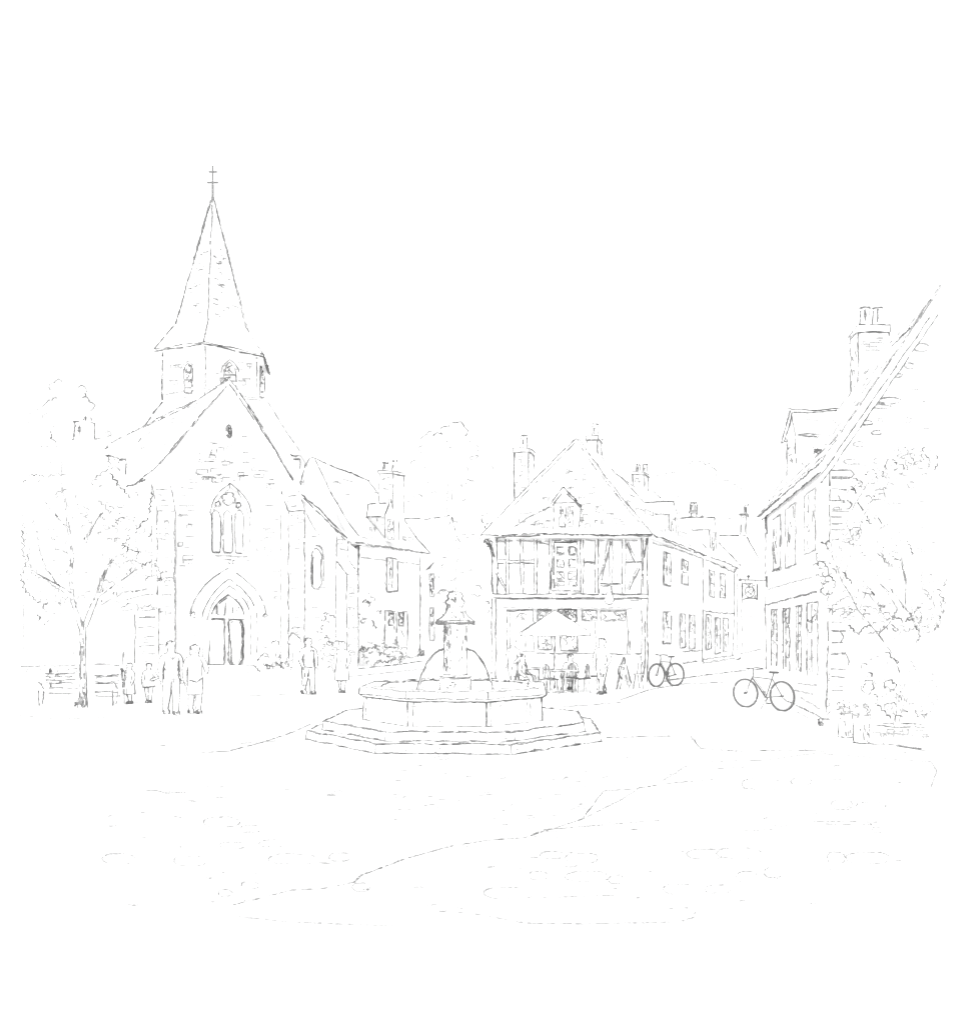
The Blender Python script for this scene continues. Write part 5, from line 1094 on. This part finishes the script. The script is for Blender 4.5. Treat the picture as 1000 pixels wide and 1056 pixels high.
# ------------------------------------------------------------------ café furniture
def cafe():
    d = 26.9; o = empty('parasol', V(((572 - CX) / F * d, d, 0)), 'white café parasol open over the tables', 'parasol'); c = o.location.copy(); s = d / F
    zt, ze = EYE + (HZ - 630) * s, EYE + (HZ - 652) * s; Rr = 37.5 * s
    m = MB(M_CLOTH); n = 8; rg = [[c + V((Rr * math.sin(2 * PI * (k + .5) / n), -Rr * math.cos(2 * PI * (k + .5) / n), ze)) for k in range(n)], [c + V((.02 * math.sin(2 * PI * k / n), -.02 * math.cos(2 * PI * k / n), zt)) for k in range(n)]]
    dn = [p - V((0, 0, .11)) for p in rg[0]]
    m.loft([dn, rg[0], rg[1]], cap=False); m.face(rg[0][::-1])
    L0, R0 = c + V((-Rr, 0, ze)), c + V((Rr, 0, ze)); ap = c + V((0, 0, zt))
    A = front(d); m.stroke([rg[0][5], ap], D); m.stroke([rg[0][2], ap], D); m.stroke([rg[0][6], ap], D); m.stroke([rg[0][1], ap], D)
    m.stroke([dn[7], dn[0]], L); m.stroke([dn[6], dn[7]], L); m.stroke([dn[0], dn[1]], L); m.stroke([rg[0][1], dn[1]], M); m.stroke([dn[6], rg[0][6]], M); m.stroke([rg[0][5], dn[5], dn[6]], D); m.stroke([rg[0][2], dn[2], dn[1]], M)
    m.build('canopy', o)
    p = MB(M_WOOD); p.tube([c + V((0, 0, .05)), c + V((0, 0, zt - .05))], [.022, .022], 0, 8); p.stroke([c + V((-.02, -.02, .05)), c + V((-.02, -.02, ze))], M); p.build('pole', o)
    bs = MB(M_STONE); bs.lathe(c, [(.26, 0), (.26, .05), (.06, .09), (.03, .2)], 14); bs.stroke([c + V((.27 * math.cos(k), -.27 * math.sin(k), .04)) for k in [PI * i / 8 for i in range(9)]], FT); bs.build('base', o)
    def table():
        t = empty('cafe_table', (0, 0, 0), '', 'table', 'café tables'); a = MB(M_WOOD); a.lathe((0, 0, .71), [(.45, 0), (.45, .035)], 20); a.stroke([V((.455 * math.cos(k), .455 * math.sin(k), .73)) for k in [2 * PI * i / 20 for i in range(21)]], M, 27); a.build('tabletop', t)
        b = MB(M_WOOD); b.tube([(0, 0, .05), (0, 0, .71)], [.03, .03], 0, 8); b.stroke([V((-.03, -.02, .05)), V((-.03, -.02, .7))], M, 27); b.build('pedestal', t)
        for k in range(3): f = MB(M_WOOD); e = V((.3 * math.cos(2.1 * k - .5), .3 * math.sin(2.1 * k - .5), .015)); f.tube([(0, 0, .09), e], [.022, .015], 0, 6); f.stroke([V((0, -.02, .1)), e], L, 27); f.build('foot', t)
        return t
    def chair():
        t = empty('cafe_chair', (0, 0, 0), '', 'chair', 'café chairs'); a = MB(M_WOOD); a.box((0, 0, .45), (.42, .42, .03)); a.stroke([V(p) for p in ((-.21, -.21, .465), (.21, -.21, .465), (.21, .21, .465), (-.21, .21, .465))], M, 27, closed=True); a.build('seat', t)
        b = MB(M_WOOD); pts = [V((.2 * math.cos(k), .2 + .0 * k, .5 + .42 * math.sin(k))) for k in [PI * i / 10 for i in range(11)]]; b.tube(pts, [.016] * 11, 0, 6); b.stroke(pts, M, 27)
        for x in (-.09, 0, .09): b.tube([(x, .2, .46), (x, .2, .9)], [.01, .01], 0, 5); b.stroke([V((x, .19, .47)), V((x, .19, .88))], L, 27)
        b.build('backrest', t)
        for x, y in ((-.19, -.19), (.19, -.19), (.19, .19), (-.19, .19)):
            l = MB(M_WOOD); l.tube([(x, y, .44), (x * 1.15, y * 1.15, 0)], [.018, .013], 0, 6); l.stroke([V((x - .015, y - .01, .44)), V((x * 1.15 - .01, y * 1.15 - .01, 0))], M if y < 0 else L, 27); l.build('leg', t)
        return t
    t0, c0 = table(), chair()
    for i, (px, dd, lb) in enumerate(((556, 27.8, 'round café table at the edge of the parasol, next to the seated pair'), (582, 26.6, 'round café table right beside the parasol pole'))):
        t = t0 if i == 0 else copy_tree(t0); t.location = ((px - CX) / F * dd, dd, 0); t['label'] = lb
    for i, (px, dd, rz, lb) in enumerate(((538.5, 28.3, 60, 'slim café chair under the seated person nearest the café door'), (588, 27.55, 190, 'slim café chair under the person with their back turned'), (600, 27.0, -70, 'empty slim café chair between the parasol and the walking customer'), (566, 26.6, 30, 'empty slim café chair just beside the parasol pole'), (610, 28.2, -100, 'empty slim café chair close to the café counter, behind the walking customer'))):
        c_ = c0 if i == 0 else copy_tree(c0); c_.location = ((px - CX) / F * dd, dd, 0); c_.rotation_euler = (0, 0, math.radians(rz)); c_['label'] = lb
    # folding board and a stool by it
    d = 28.3; o = empty('folding_sign', V(((644 - CX) / F * d, d, 0)), 'folding A-shaped pavement sign standing before the café', 'sign'); A = front(d); s = d / F
    for k, (q, st) in enumerate((([(643, 678), (635, 712), (638.5, 712), (644.5, 684)], M), ([(643, 678), (651, 704), (648.5, 708), (642.5, 684)], M))):
        m = MB(M_WOOD); pprism(m, A, q, .5); m.ink(A, [q], L, .02, closed=True); m.ink(A, [[q[0], q[1]]], st, .025); m.build('leg_board', o)
    m = MB(M_WOOD); pprism(m, A, [(643, 680), (649, 692), (640, 700), (638, 692)], .05, .03); m.ink(A, [[(643, 679), (638, 688), (637, 694), (641, 700)], [(639, 687), (644, 689)]], M, .04); m.ink(A, [[(640, 700), (648, 703)]], FT, .04); m.build('panel', o)
    tt = empty('stool', V(((657 - CX) / F * 28.6, 28.6, 0)), 'high-backed stool between the pavement sign and the house corner', 'stool'); B = front(28.6)
    m = MB(M_WOOD); m.box(tt.location + V((0, 0, .5)), (.36, .34, .04)); m.ink(Plane(tt.location + V((0, -.18, 0)), (0, -1, 0)), [[(653, 695), (663, 695)]], L); m.build('seat', tt)
    m = MB(M_WOOD); m.tube([B.pt(656, 695), B.pt(657.5, 690), B.pt(658, 683), B.pt(662, 684), B.pt(664, 690), B.pt(663, 696)], [.015] * 6, 0, 5); m.ink(B, [[(656, 695), (657.5, 690), (658, 683)], [(662, 683), (664, 690), (663, 699)]], M, .02); m.build('backrest', tt)
    for a, b in (((655, 695), (653, 713)), ((661, 696), (664, 712)), ((657, 694), (660, 710))):
        m = MB(M_WOOD); m.tube([V((B.pt(*a).x, 28.6 + U(-.1, .1), .5)), V((B.pt(*b).x, 28.6, 0.0))], [.018, .014], 0, 5); m.ink(B, [[a, b]], L, .1); m.build('leg', tt)
    # wall lantern
    d = 29.4; o = empty('wall_lantern', P(629, 602, d), 'bell-shaped lantern hanging from a wall bracket above the café', 'lantern'); A = front(d)
    m = MB(M_WOOD); pprism(m, A, rect(619, 601, 640, 604), .05); m.tube([A.pt(629, 602), V((A.pt(629, 602).x, 29.95, A.pt(629, 602).z))], [.03, .03], 0, 6); m.ink(A, [[(619, 602), (628, 602.5), (640, 602)], [(619, 604), (629, 604)]], D, .02); m.build('bracket', o)
    m = MB(M_WOOD); bs = A.pt(628, 623); s = d / F; pf = [(1.5, 0), (3.6, 1.5), (4.4, 4), (4, 7), (2.4, 10), (1.6, 13), (1.2, 19)]; m.lathe(bs, [(r * s, z * s) for r, z in pf], 12)
    for sx in (-1, 1): m.stroke([bs + V((sx * r * s, 0, z * s)) for r, z in pf], M, d)
    m.stroke([bs + V((-1.5 * s, 0, 0)), bs + V((1.5 * s, 0, 0))], M, d); m.stroke([bs + V((-2 * s, -.05, 10 * s)), bs + V((2 * s, -.05, 10 * s))], L, d); m.build('lamp_body', o)
cafe()

# ------------------------------------------------------------------ bicycles
def bicycle(loc, rz, d, wr, label, wb=1.12, k_=1.0, st=D):
    o = empty('bicycle', loc, label, 'bicycle', 'bicycles in the square', rz); px = d / F
    def wheel(x, steer=0):
        c = V((x, 0, wr)); rot = Matrix.Rotation(steer, 3, 'Z'); n = 36; m = MB(M_WOOD)
        m.tube([c + rot @ V((wr * .965 * math.cos(2 * PI * k / n), 0, wr * .965 * math.sin(2 * PI * k / n))) for k in range(n + 1)], [1.0 * px] * (n + 1), 1, 6)
        w = m.build('wheel'); w.parent = o
        m = MB(M_WOOD); m.tube([c + rot @ V((wr * .86 * math.cos(2 * PI * k / n), 0, wr * .86 * math.sin(2 * PI * k / n))) for k in range(n + 1)], [.22 * px] * (n + 1), 4, 4)
        m.tube([c + V((0, -.05, 0)), c + V((0, .05, 0))], [.025, .025], 1, 8)
        for k in range(12):
            a = 2 * PI * k / 12 + .2; m.tube([c, c + rot @ V((wr * .9 * math.cos(a), 0, wr * .9 * math.sin(a)))], [.06 * px] * 2, 4, 3)
        r = m.build('rim'); r.parent = w
        return c
    a, b = wheel(-wb / 2, .12), wheel(wb / 2)
    head, hs = V((-wb * .27, 0, wr * 2.42)), V((-wb * .31, 0, wr * 1.98 + .05)); bb = V((wb * .07, 0, wr * .82)); st_ = V((wb * .25, 0, wr * 2.08)); sp = V((wb * .29, 0, wr * 2.55))
    f = MB(M_WOOD); T = lambda p, q, w=.55, mt=1: f.tube([p, q], [w * px] * 2, mt, 6)
    T(hs + V((.02, 0, .02)), st_); T(hs, bb, .75); T(hs.lerp(bb, .08) + V((.05, 0, .03)), bb + V((.02, 0, .05)), .3, 2); T(bb, sp); T(bb, b, .6); T(st_, b, .5); T(hs + V((0, 0, -.06)), head, .6)
    fo = f.build('frame'); fo.parent = o
    m = MB(M_WOOD); m.tube([hs, hs.lerp(a, .3), a + V((.02, -.04, 0))], [.6 * px, .5 * px, .4 * px], 1, 6); m.tube([hs, hs.lerp(a, .3), a + V((.02, .04, 0))], [.6 * px, .5 * px, .4 * px], 1, 6); q = m.build('fork'); q.parent = o
    m = MB(M_WOOD); hb = head + V((-.02, 0, .12)); m.tube([head, hb], [.5 * px] * 2, 1, 6); m.tube([hb + V((.1, -.27, .0)), hb + V((-.05, -.2, .02)), hb + V((-.06, 0, 0)), hb + V((-.05, .2, .02)), hb + V((.1, .27, 0))], [.75 * px, .6 * px, .5 * px, .6 * px, .75 * px], 1, 6); q = m.build('handlebar'); q.parent = o
    m = MB(M_WOOD); m.loft([[sp + V((x, y * w, z)) for y, z in ((-1, 0), (0, .03), (1, 0), (0, -.03))] for x, w in ((-.15, .02), (-.05, .035), (.06, .08), (.12, .07))], 1); q = m.build('saddle'); q.parent = o
    m = MB(M_WOOD); n = 14; m.tube([bb + V((.09 * math.cos(2 * PI * k / n), -.03, .09 * math.sin(2 * PI * k / n))) for k in range(n + 1)], [.3 * px] * (n + 1), 2, 4); m.tube([bb + V((.02, -.06, .15)), bb + V((0, -.06, 0)), bb + V((0, .06, 0)), bb + V((-.03, .06, -.16))], [.4 * px] * 4, 1, 5)
    for s, z in ((-1, .15), (1, -.16)): m.box(bb + V((0, s * .1, z)), (.1, .08, .025), 1)
    q = m.build('crankset'); q.parent = o
    m = MB(M_WOOD); m.tube([bb + V((.05, -.03, -.02)), V((bb.x + .02, -.24, .0))], [.35 * px] * 2, 2, 5); q = m.build('kickstand'); q.parent = o
    return o
pa, pb = V(((770 - CX) / F * 22.6, 22.6, 0)), V(((808.5 - CX) / F * 21.15, 21.15, 0)); dv = pb - pa
pa, pb = V((6.98, 22.1, 0)), V((7.60, 21.1, 0)); dv = pb - pa; bicycle((pa + pb) / 2, math.atan2(dv.y, dv.x), 21.8, .385, 'dark slim-tubed bicycle standing beside the shop wall of the stone house', wb=1.18)
bicycle(V(((686.5 - CX) / F * 29.6, 29.6, 0)), math.radians(28), 29.0, .42, 'dark bicycle parked at the corner of the half-timbered house', wb=.86)

# ------------------------------------------------------------------ hanging sign
def hanging_sign():
    d = 26.0; A = front(d); o = empty('hanging_sign', P(777, 598, d), 'square pictorial board hanging from an iron bracket on the stone house', 'sign')
    b = MB(M_WOOD); b.tube([A.pt(762, 598), A.pt(792, 598.5)], [.022, .022], 1, 6); b.tube([A.pt(790.5, 595), A.pt(790.5, 605)], [.03, .03], 1, 6); b.tube([A.pt(791, 605), V((8.93, 25.95, A.pt(0, 605).z))], [.02, .02], 1, 6)
    for x, y, r in ((771.5, 594.5, .05), (763, 598, .05), (790.5, 595.5, .05), (791, 604.5, .05)): b.lathe(A.pt(x, y) - V((0, 0, r)), [(.01, 0), (r, r * .6), (r, r * 1.3), (.01, r * 2)], 8, 1)
    b.tube([A.pt(771.5, 595), A.pt(771.5, 598)], [.015] * 2, 1, 5); b.build('bracket', o)
    m = MB(M_WOOD); q = rect(765.5, 601, 781, 618); pprism(m, A, q, .06); m.ink(A, [[(765.5, 601), (765.5, 618.5), (772, 617), (781, 618)], [(781, 602), (781, 618)]], D, .01); m.ink(A, [[(766, 602), (781, 602)]], L, .01)
    m.ink(A, [ring(773, 610, 5.5, 5.5, 14), [(768, 614), (771, 610), (774, 613), (778, 608)], [(770, 606), (776, 605), (777, 609)], [(768, 602), (771, 604)], [(776, 603), (779, 604)]], (3, 1.3, .2, 2), .012); m.scrib(A, 767, 603, 780, 617, 4, L, .012); m.build('board', o)
    for x in (768, 778.5): c = MB(M_WOOD); c.tube([A.pt(x, 598), A.pt(x, 601.2)], [.012] * 2, 2, 5); c.build('hanger', o)
hanging_sign()

# ------------------------------------------------------------------ planting
def shrub(base, label, cx, cy, rx, ry, lines, n=150, curl=18, st=L, name='shrub', group='shrubs against the walls', depth=.5, size=.07, noleaf=False):
    d = base.y; s = d / F; o = empty(name, base, label, name.replace('_', ' '), group)
    m = MB(M_LEAF); ins = lambda x, y: ((x - cx) / rx) ** 2 + ((y - cy) / ry) ** 2 < 1
    m.leaves(lambda p: p.z > .02, P(cx, cy, d), (rx * s, depth, ry * s), n, size)
    for ln, q in lines: m.scallop(ln, d - depth * .8, q, 5, .1)
    if curl: m.curls(ins, (cx - rx, cy - ry, cx + rx, cy + ry), d - depth * .8, curl, st, .15)
    m.build('foliage', o)
    t = MB(M_WOOD)
    for k in range(3): limb(t, [V((base.x + U(-.1, .1), d, 0)), V((base.x + U(-.2, .2), d, P(0, cy, d).z * .6 + .02)), P(cx + U(-.5, .5) * rx, cy, d)], [.03, .02, .012], d, None)
    t.build('stem', o)
    return o
shrub(V(((282 - CX) / F * 41.5, 41.5, 0)), 'rounded low shrub on the ground beside the church door step', 282, 684, 14, 13, [([(266, 682), (270, 676), (276, 676)], M), ([(276, 690), (284, 684), (290, 688), (290, 678), (286, 672)], L), ([(272, 694), (280, 693), (290, 693)], D), ([(280, 666), (284, 661), (288, 666)], L), ([(270, 672), (276, 668)], FT)], 170, 20, L)
shrub(V(((300 - CX) / F * 41, 41, 0)), 'small tuft of plants between the door shrub and the walking man', 300, 686, 7, 9, [([(295, 686), (298, 682), (302, 682)], L), ([(296, 694), (304, 694)], D)], 70, 7, L)
shrub(V(((336 - CX) / F * 42.5, 42.5, 0)), 'loose climbing shrub against the church aisle wall below the lancet window', 336, 660, 12, 26, [([(328, 640), (336, 632), (344, 638)], L), ([(332, 650), (334, 645)], M), ([(335, 658), (342, 668)], M), ([(330, 690), (336, 697), (341, 686)], L), ([(338, 682), (342, 690)], FT)], 220, 22, L)
shrub(V(((376 - CX) / F * 45, 45, 0)), 'thin climber at the corner of the cottage wall', 377, 628, 8, 16, [([(374, 622), (378, 620), (380, 626), (377, 630)], M), ([(388, 630), (392, 634), (393, 630)], M), ([(383, 640), (384, 646), (388, 648)], M), ([(369, 624), (370, 631)], D), ([(380, 612), (386, 620)], FT)], 60, 6, L)
shrub(V(((390 - CX) / F * 44.5, 44.5, 0)), 'bushy flower bed shrub under the cottage shop window', 392, 674, 22, 14, [([(371, 670), (378, 672), (384, 669), (388, 672), (391, 676), (396, 675), (401, 680)], M), ([(383, 689), (390, 684), (399, 684), (408, 680)], L), ([(384, 668), (388, 669), (392, 676)], M), ([(392, 660), (396, 666)], FT)], 260, 26, L)
shrub(V(((414 - CX) / F * 46, 46, 0)), 'small leafy bush in front of the cottage doorstep', 414, 676, 12, 12, [([(405, 682), (412, 682), (408, 688)], FT), ([(411, 672), (413, 680)], L), ([(407, 660), (409, 664)], L)], 130, 10, FT)
shrub(V(((466 - CX) / F * 48, 48, 0)), 'tall loose bush between the small gabled house and the half-timbered house', 474, 590, 26, 58, [([(455, 586), (460, 580), (464, 584)], L), ([(452, 612), (458, 608), (462, 616), (456, 622)], L), ([(466, 600), (472, 596)], FT), ([(480, 556), (490, 552), (500, 556)], FT), ([(494, 540), (500, 545), (506, 534)], L), ([(486, 610), (490, 604), (496, 608), (494, 614), (486, 612)], L), ([(470, 570), (476, 566), (480, 572)], FT), ([(500, 620), (506, 626), (502, 632)], L)], 420, 22, FT, depth=.8, size=.11)
def notice():
    d = 40; o = empty('notice_board', V(((302 - CX) / F * d, d, 0)), 'small tilted notice board on a post by the church buttress', 'notice board'); A = front(d)
    m = MB(M_WOOD); q = [(301, 652), (309, 658), (306, 666), (297, 664)]; pprism(m, A, q, .05); m.ink(A, [[q[0], q[1]], [q[0], (298, 658), q[3]], [q[3], (300, 664.5)]], M, .01); m.build('board', o)
    p = MB(M_WOOD); p.tube([V((A.pt(302, 0).x, d + .1, 0)), V((A.pt(302, 0).x, d + .1, A.pt(0, 660).z))], [.03, .03], 0, 6); p.stroke([V((A.pt(301.5, 0).x, d + .06, .3)), V((A.pt(301.5, 0).x, d + .06, .9))], FT); p.build('post', o)
notice()

# creeper over the end wall of the stone house, the bush below it and the two pots
def creeper():
    N0 = V((7.43, 17.8, 0)); gp_ = Plane(N0 + V((0, -.3, 0)), V((-.176, -.984, 0))); dd = 17.3
    o = empty('creeper', V((9.2, 17.2, 0)), 'leafy creeper spreading over the end wall of the stone house', 'creeper'); t = MB(M_WOOD)
    for ln, r in (([(930, 700), (918, 672), (905, 655), (885, 630), (868, 600), (858, 575), (850, 560)], 2.2), ([(905, 655), (918, 640), (924, 628), (915, 612), (907, 602)], 1.3), ([(933, 628), (933, 600), (931, 588), (929, 575)], 1.2), ([(929, 578), (922, 577), (915, 571)], .8), ([(945, 650), (938, 634), (930, 625), (922, 612), (919, 607)], 1.5), ([(885, 630), (893, 608), (897, 615), (902, 622)], .9), ([(868, 600), (880, 560), (890, 530), (894, 525)], 1.0), ([(905, 534), (911, 544)], .7), ([(880, 560), (872, 540), (880, 520), (893, 500), (930, 470), (950, 465)], .8), ([(888, 610), (900, 614)], .8)):
        q = [gp_.pt(x, y, .05 * k % .2) for k, (x, y) in enumerate(ln)]; t.tube(q, [max(r * (1 - .7 * k / len(q)), .4) * dd / F for k in range(len(q))], 0, 5); t.stroke([p + V((0, -.03, 0)) for p in q], L if r > 1.1 else FT, dd)
    for ln in ([(918, 607), (925, 616), (932, 628)], [(907, 602), (917, 611)], [(894, 604), (902, 614)], [(888, 610), (896, 613), (901, 612)], [(933, 600), (931, 588), (929, 577)], [(929, 578), (922, 576), (915, 570)], [(906, 534), (912, 543)], [(938, 632), (945, 646), (948, 651)], [(884, 518), (890, 526)]): t.stroke([gp_.pt(x, y, .12) for x, y in ln], M, dd)
    t.build('stem', o)
    m = MB(M_LEAF); patches = [((877, 508), 14, 12), ((897, 490), 14, 14), ((922, 482), 18, 12), ((950, 474), 18, 16), ((885, 550), 18, 12), ((855, 575), 14, 18), ((848, 590), 12, 12), ((868, 620), 16, 14), ((900, 590), 18, 20), ((925, 570), 16, 16), ((890, 640), 26, 14), ((928, 635), 24, 16), ((955, 625), 16, 30), ((960, 590), 10, 30), ((905, 530), 14, 16)]
    for (x, y), rx, ry in patches:
        c = gp_.pt(x, y, .1); s = dd / F; m.leaves(None, c, (rx * s, .16, ry * s), int(rx * ry * .28), .055)
        m.curls(lambda a, b: True, (x - rx, y - ry, x + rx, y + ry), gp_.pt(x, y, .3).y, int(rx * ry / 34), FT if R() < .7 else L, .05)
        for a0 in (U(0, 2), U(2, 4), U(4, 6)):
            m.scallop([(x + rx * .9 * math.cos(a0 + t * .28), y + ry * .9 * math.sin(a0 + t * .28)) for t in range(5)], 17.05, FT if R() < .5 else L, 4.5, .08)
    for ln, st in (([(892, 492), (896, 486), (902, 488), (904, 496), (898, 498)], L), ([(916, 484), (914, 478), (920, 474), (924, 480), (922, 485)], L), ([(928, 466), (934, 462), (938, 472), (942, 476)], L), ([(942, 480), (950, 476), (952, 468), (958, 474), (956, 482), (946, 482)], L), ([(952, 466), (955, 461), (959, 466)], L), ([(906, 504), (914, 504), (922, 500), (930, 496)], L), ([(926, 480), (932, 484), (936, 484)], M), ([(876, 502), (882, 506), (884, 500)], M), ([(880, 494), (890, 498)], M), ([(877, 505), (882, 510)], D), ([(892, 512), (898, 514), (902, 512)], L), ([(868, 558), (876, 562), (880, 556), (886, 550), (888, 546)], L), ([(876, 548), (882, 544), (888, 548), (885, 556)], L), ([(892, 536), (898, 540), (894, 532)], M), ([(846, 560), (852, 562), (856, 558), (852, 566)], M), ([(839, 583), (848, 580), (854, 588), (848, 594), (840, 592)], M), ([(850, 588), (858, 586), (862, 592)], M), ([(850, 600), (856, 594), (860, 602), (858, 610), (848, 612), (850, 602)], M), ([(868, 590), (872, 596), (876, 600)], M), ([(875, 598), (878, 602), (874, 604)], M), ([(855, 632), (862, 624), (870, 618), (876, 616)], L), ([(852, 628), (858, 634), (864, 628), (872, 632)], L), ([(890, 640), (897, 634), (902, 632), (908, 632), (912, 626), (904, 622)], M), ([(886, 632), (892, 628), (888, 640)], L), ([(874, 645), (880, 652), (886, 655), (890, 648), (898, 646)], M), ([(870, 640), (876, 634), (884, 630)], L), ([(912, 632), (918, 636), (924, 638), (930, 643), (938, 640), (942, 638)], M), ([(900, 645), (908, 640), (914, 652), (918, 655)], L), ([(918, 645), (926, 650), (932, 646)], L), ([(922, 660), (930, 652), (934, 646)], FT), ([(938, 662), (946, 664), (950, 656), (948, 650)], L), ([(940, 640), (944, 630), (950, 626)], M), ([(950, 610), (956, 610), (962, 622), (960, 634), (954, 640)], FT), ([(970, 592), (975, 596), (972, 604)], M), ([(970, 616), (974, 624), (972, 632)], L), ([(960, 640), (966, 634), (968, 644), (962, 650)], L), ([(948, 652), (954, 646), (960, 650)], L), ([(905, 570), (912, 580), (920, 586)], FT), ([(940, 560), (950, 570), (958, 568)], FT)):
        m.scallop(ln, 17.0, st, 5, .12)
    m.build('foliage', o)
creeper()
def bush():
    d = 16.7; s = d / F; o = empty('bush', V(((925 - CX) / F * d, d, 0)), 'large rounded bush at the foot of the creeper, overhanging the low kerb', 'bush'); m = MB(M_LEAF)
    out = [(888, 700), (893, 684), (905, 675), (915, 676), (926, 685), (940, 690), (962, 680), (966, 700), (966, 720), (958, 738), (940, 742), (925, 746), (905, 730), (898, 712)]
    ins = inpoly(out); m.leaves(lambda p: ins(CX + p.x / p.y * F, HZ - (p.z - EYE) / p.y * F) and p.z > .02, P(926, 710, d), (42 * s, .5, 38 * s), 620, .06)
    for ln, st in (([(888, 690), (894, 686), (898, 680), (906, 678), (912, 674), (918, 678), (926, 684)], M), ([(888, 684), (892, 690), (899, 698)], D), ([(890, 710), (895, 702), (900, 706), (898, 712), (892, 715), (888, 708)], M), ([(900, 716), (904, 720), (902, 726)], M), ([(904, 728), (914, 738), (922, 745)], M), ([(922, 745), (930, 740), (936, 734)], M), ([(912, 732), (918, 726), (924, 728)], L), ([(913, 708), (918, 714), (922, 712), (928, 706)], L), ([(912, 710), (916, 702), (924, 708)], M), ([(928, 712), (926, 724)], L), ([(938, 682), (944, 692)], L), ([(943, 732), (946, 740), (954, 742), (956, 736)], L), ([(960, 734), (967, 722), (966, 708), (962, 700), (964, 690)], FT), ([(930, 735), (938, 730), (942, 726)], L)): m.scallop(ln, d - .35, st, 6, .1)
    m.curls(ins, (886, 674, 966, 746), d - .35, 40, FT, .2); m.build('foliage', o)
    t = MB(M_WOOD)
    for x in (915, 925, 935): limb(t, [V(((925 - CX) / F * d, d, 0)), P(x, 715, d)], [.03, .015], d, FT)
    t.build('stem', o)
    for px, y0, y1, w, lb, dd in ((871.5, 735, 765, 7.6, 'plain tapered plant pot against the corner of the stone house', 16.2), (887.5, 737, 768, 8.2, 'plain tapered plant pot nearest the bush, rim chipped', 15.4)):
        q = empty('plant_pot', V(((px - CX) / F * dd, dd, 0)), lb.replace(', rim chipped', ''), 'plant pot', 'plant pots by the stone house'); c = q.location.copy(); s = dd / F; h = EYE + (HZ - y0) * s; m = MB(M_STONE)
        pf = [(w * .86 * s, 0), (w * s, h * .85), (w * 1.06 * s, h * .86), (w * 1.06 * s, h), (w * .9 * s, h), (w * .85 * s, h - .05)]; m.lathe(c, pf, 20)
        for sx, st in ((-1, D), (1, M)): m.stroke([c + V((sx * r, 0, z)) for r, z in pf[:4]], st, dd)
        m.stroke([c + V((pf[0][0] * math.cos(k), -pf[0][0] * math.sin(k) - .01, .01)) for k in [PI * i / 10 for i in range(11)]], D, dd); m.stroke([c + V((pf[3][0] * math.cos(k), -pf[3][0] * math.sin(k) - .01, h)) for k in [PI * i / 10 for i in range(11)]], L, dd)
        for _ in range(16): a = PI * U(.1, .95); z = U(.03, .8) * h; r = pf[0][0] + (pf[1][0] - pf[0][0]) * z / h + .006; m.stroke([c + V((r * math.cos(a), -r * math.sin(a), z)), c + V((r * math.cos(a + .1), -r * math.sin(a + .1), z + U(.0, .1)))], L, dd)
        m.build('pot', q)
        f = MB(M_LEAF); f.leaves(None, c + V((0, 0, h + .12)), (.2, .18, .16), 110, .045); f.curls(lambda a, b: True, (px - 11, y0 - 14, px + 11, y0 + 2), dd - .15, 8, L, .05)
        f.scallop([(px - 10, y0 - 2), (px - 8, y0 - 8), (px, y0 - 12), (px + 6, y0 - 8), (px + 9, y0 - 1)], dd - .15, L, 5); f.build('plant', q)
    # low kerb bed
    k = MB(M_STONE); pts = [G(893, 766), G(1010, 775), G(1010, 752), G(900, 749)]
    k.prism([V((p.x, p.y, 0)) for p in pts], (0, 0, .13)); Z = Plane((0, 0, .13), (0, 0, 1)); Z2 = Plane((0, 0, .02), (0, 0, 1))
    k.ink(Z2, [[(896, 767), (920, 768), (950, 772)]], M); k.ink(Z, [[(900, 755), (925, 757), (958, 760)]], FT); k.ink(Z, [[(902, 748), (922, 750), (953, 750)], [(910, 746), (950, 747)]], L); k.stones(Z, inpoly([(900, 750), (960, 752), (960, 760), (900, 758)]), (900, 750, 960, 760), 8)
    kk = k.build('kerb_bed', base=(9.0, 15.8, 0)); tag(kk, 'low stone kerb edging the ground under the large bush', 'kerb')
bush()
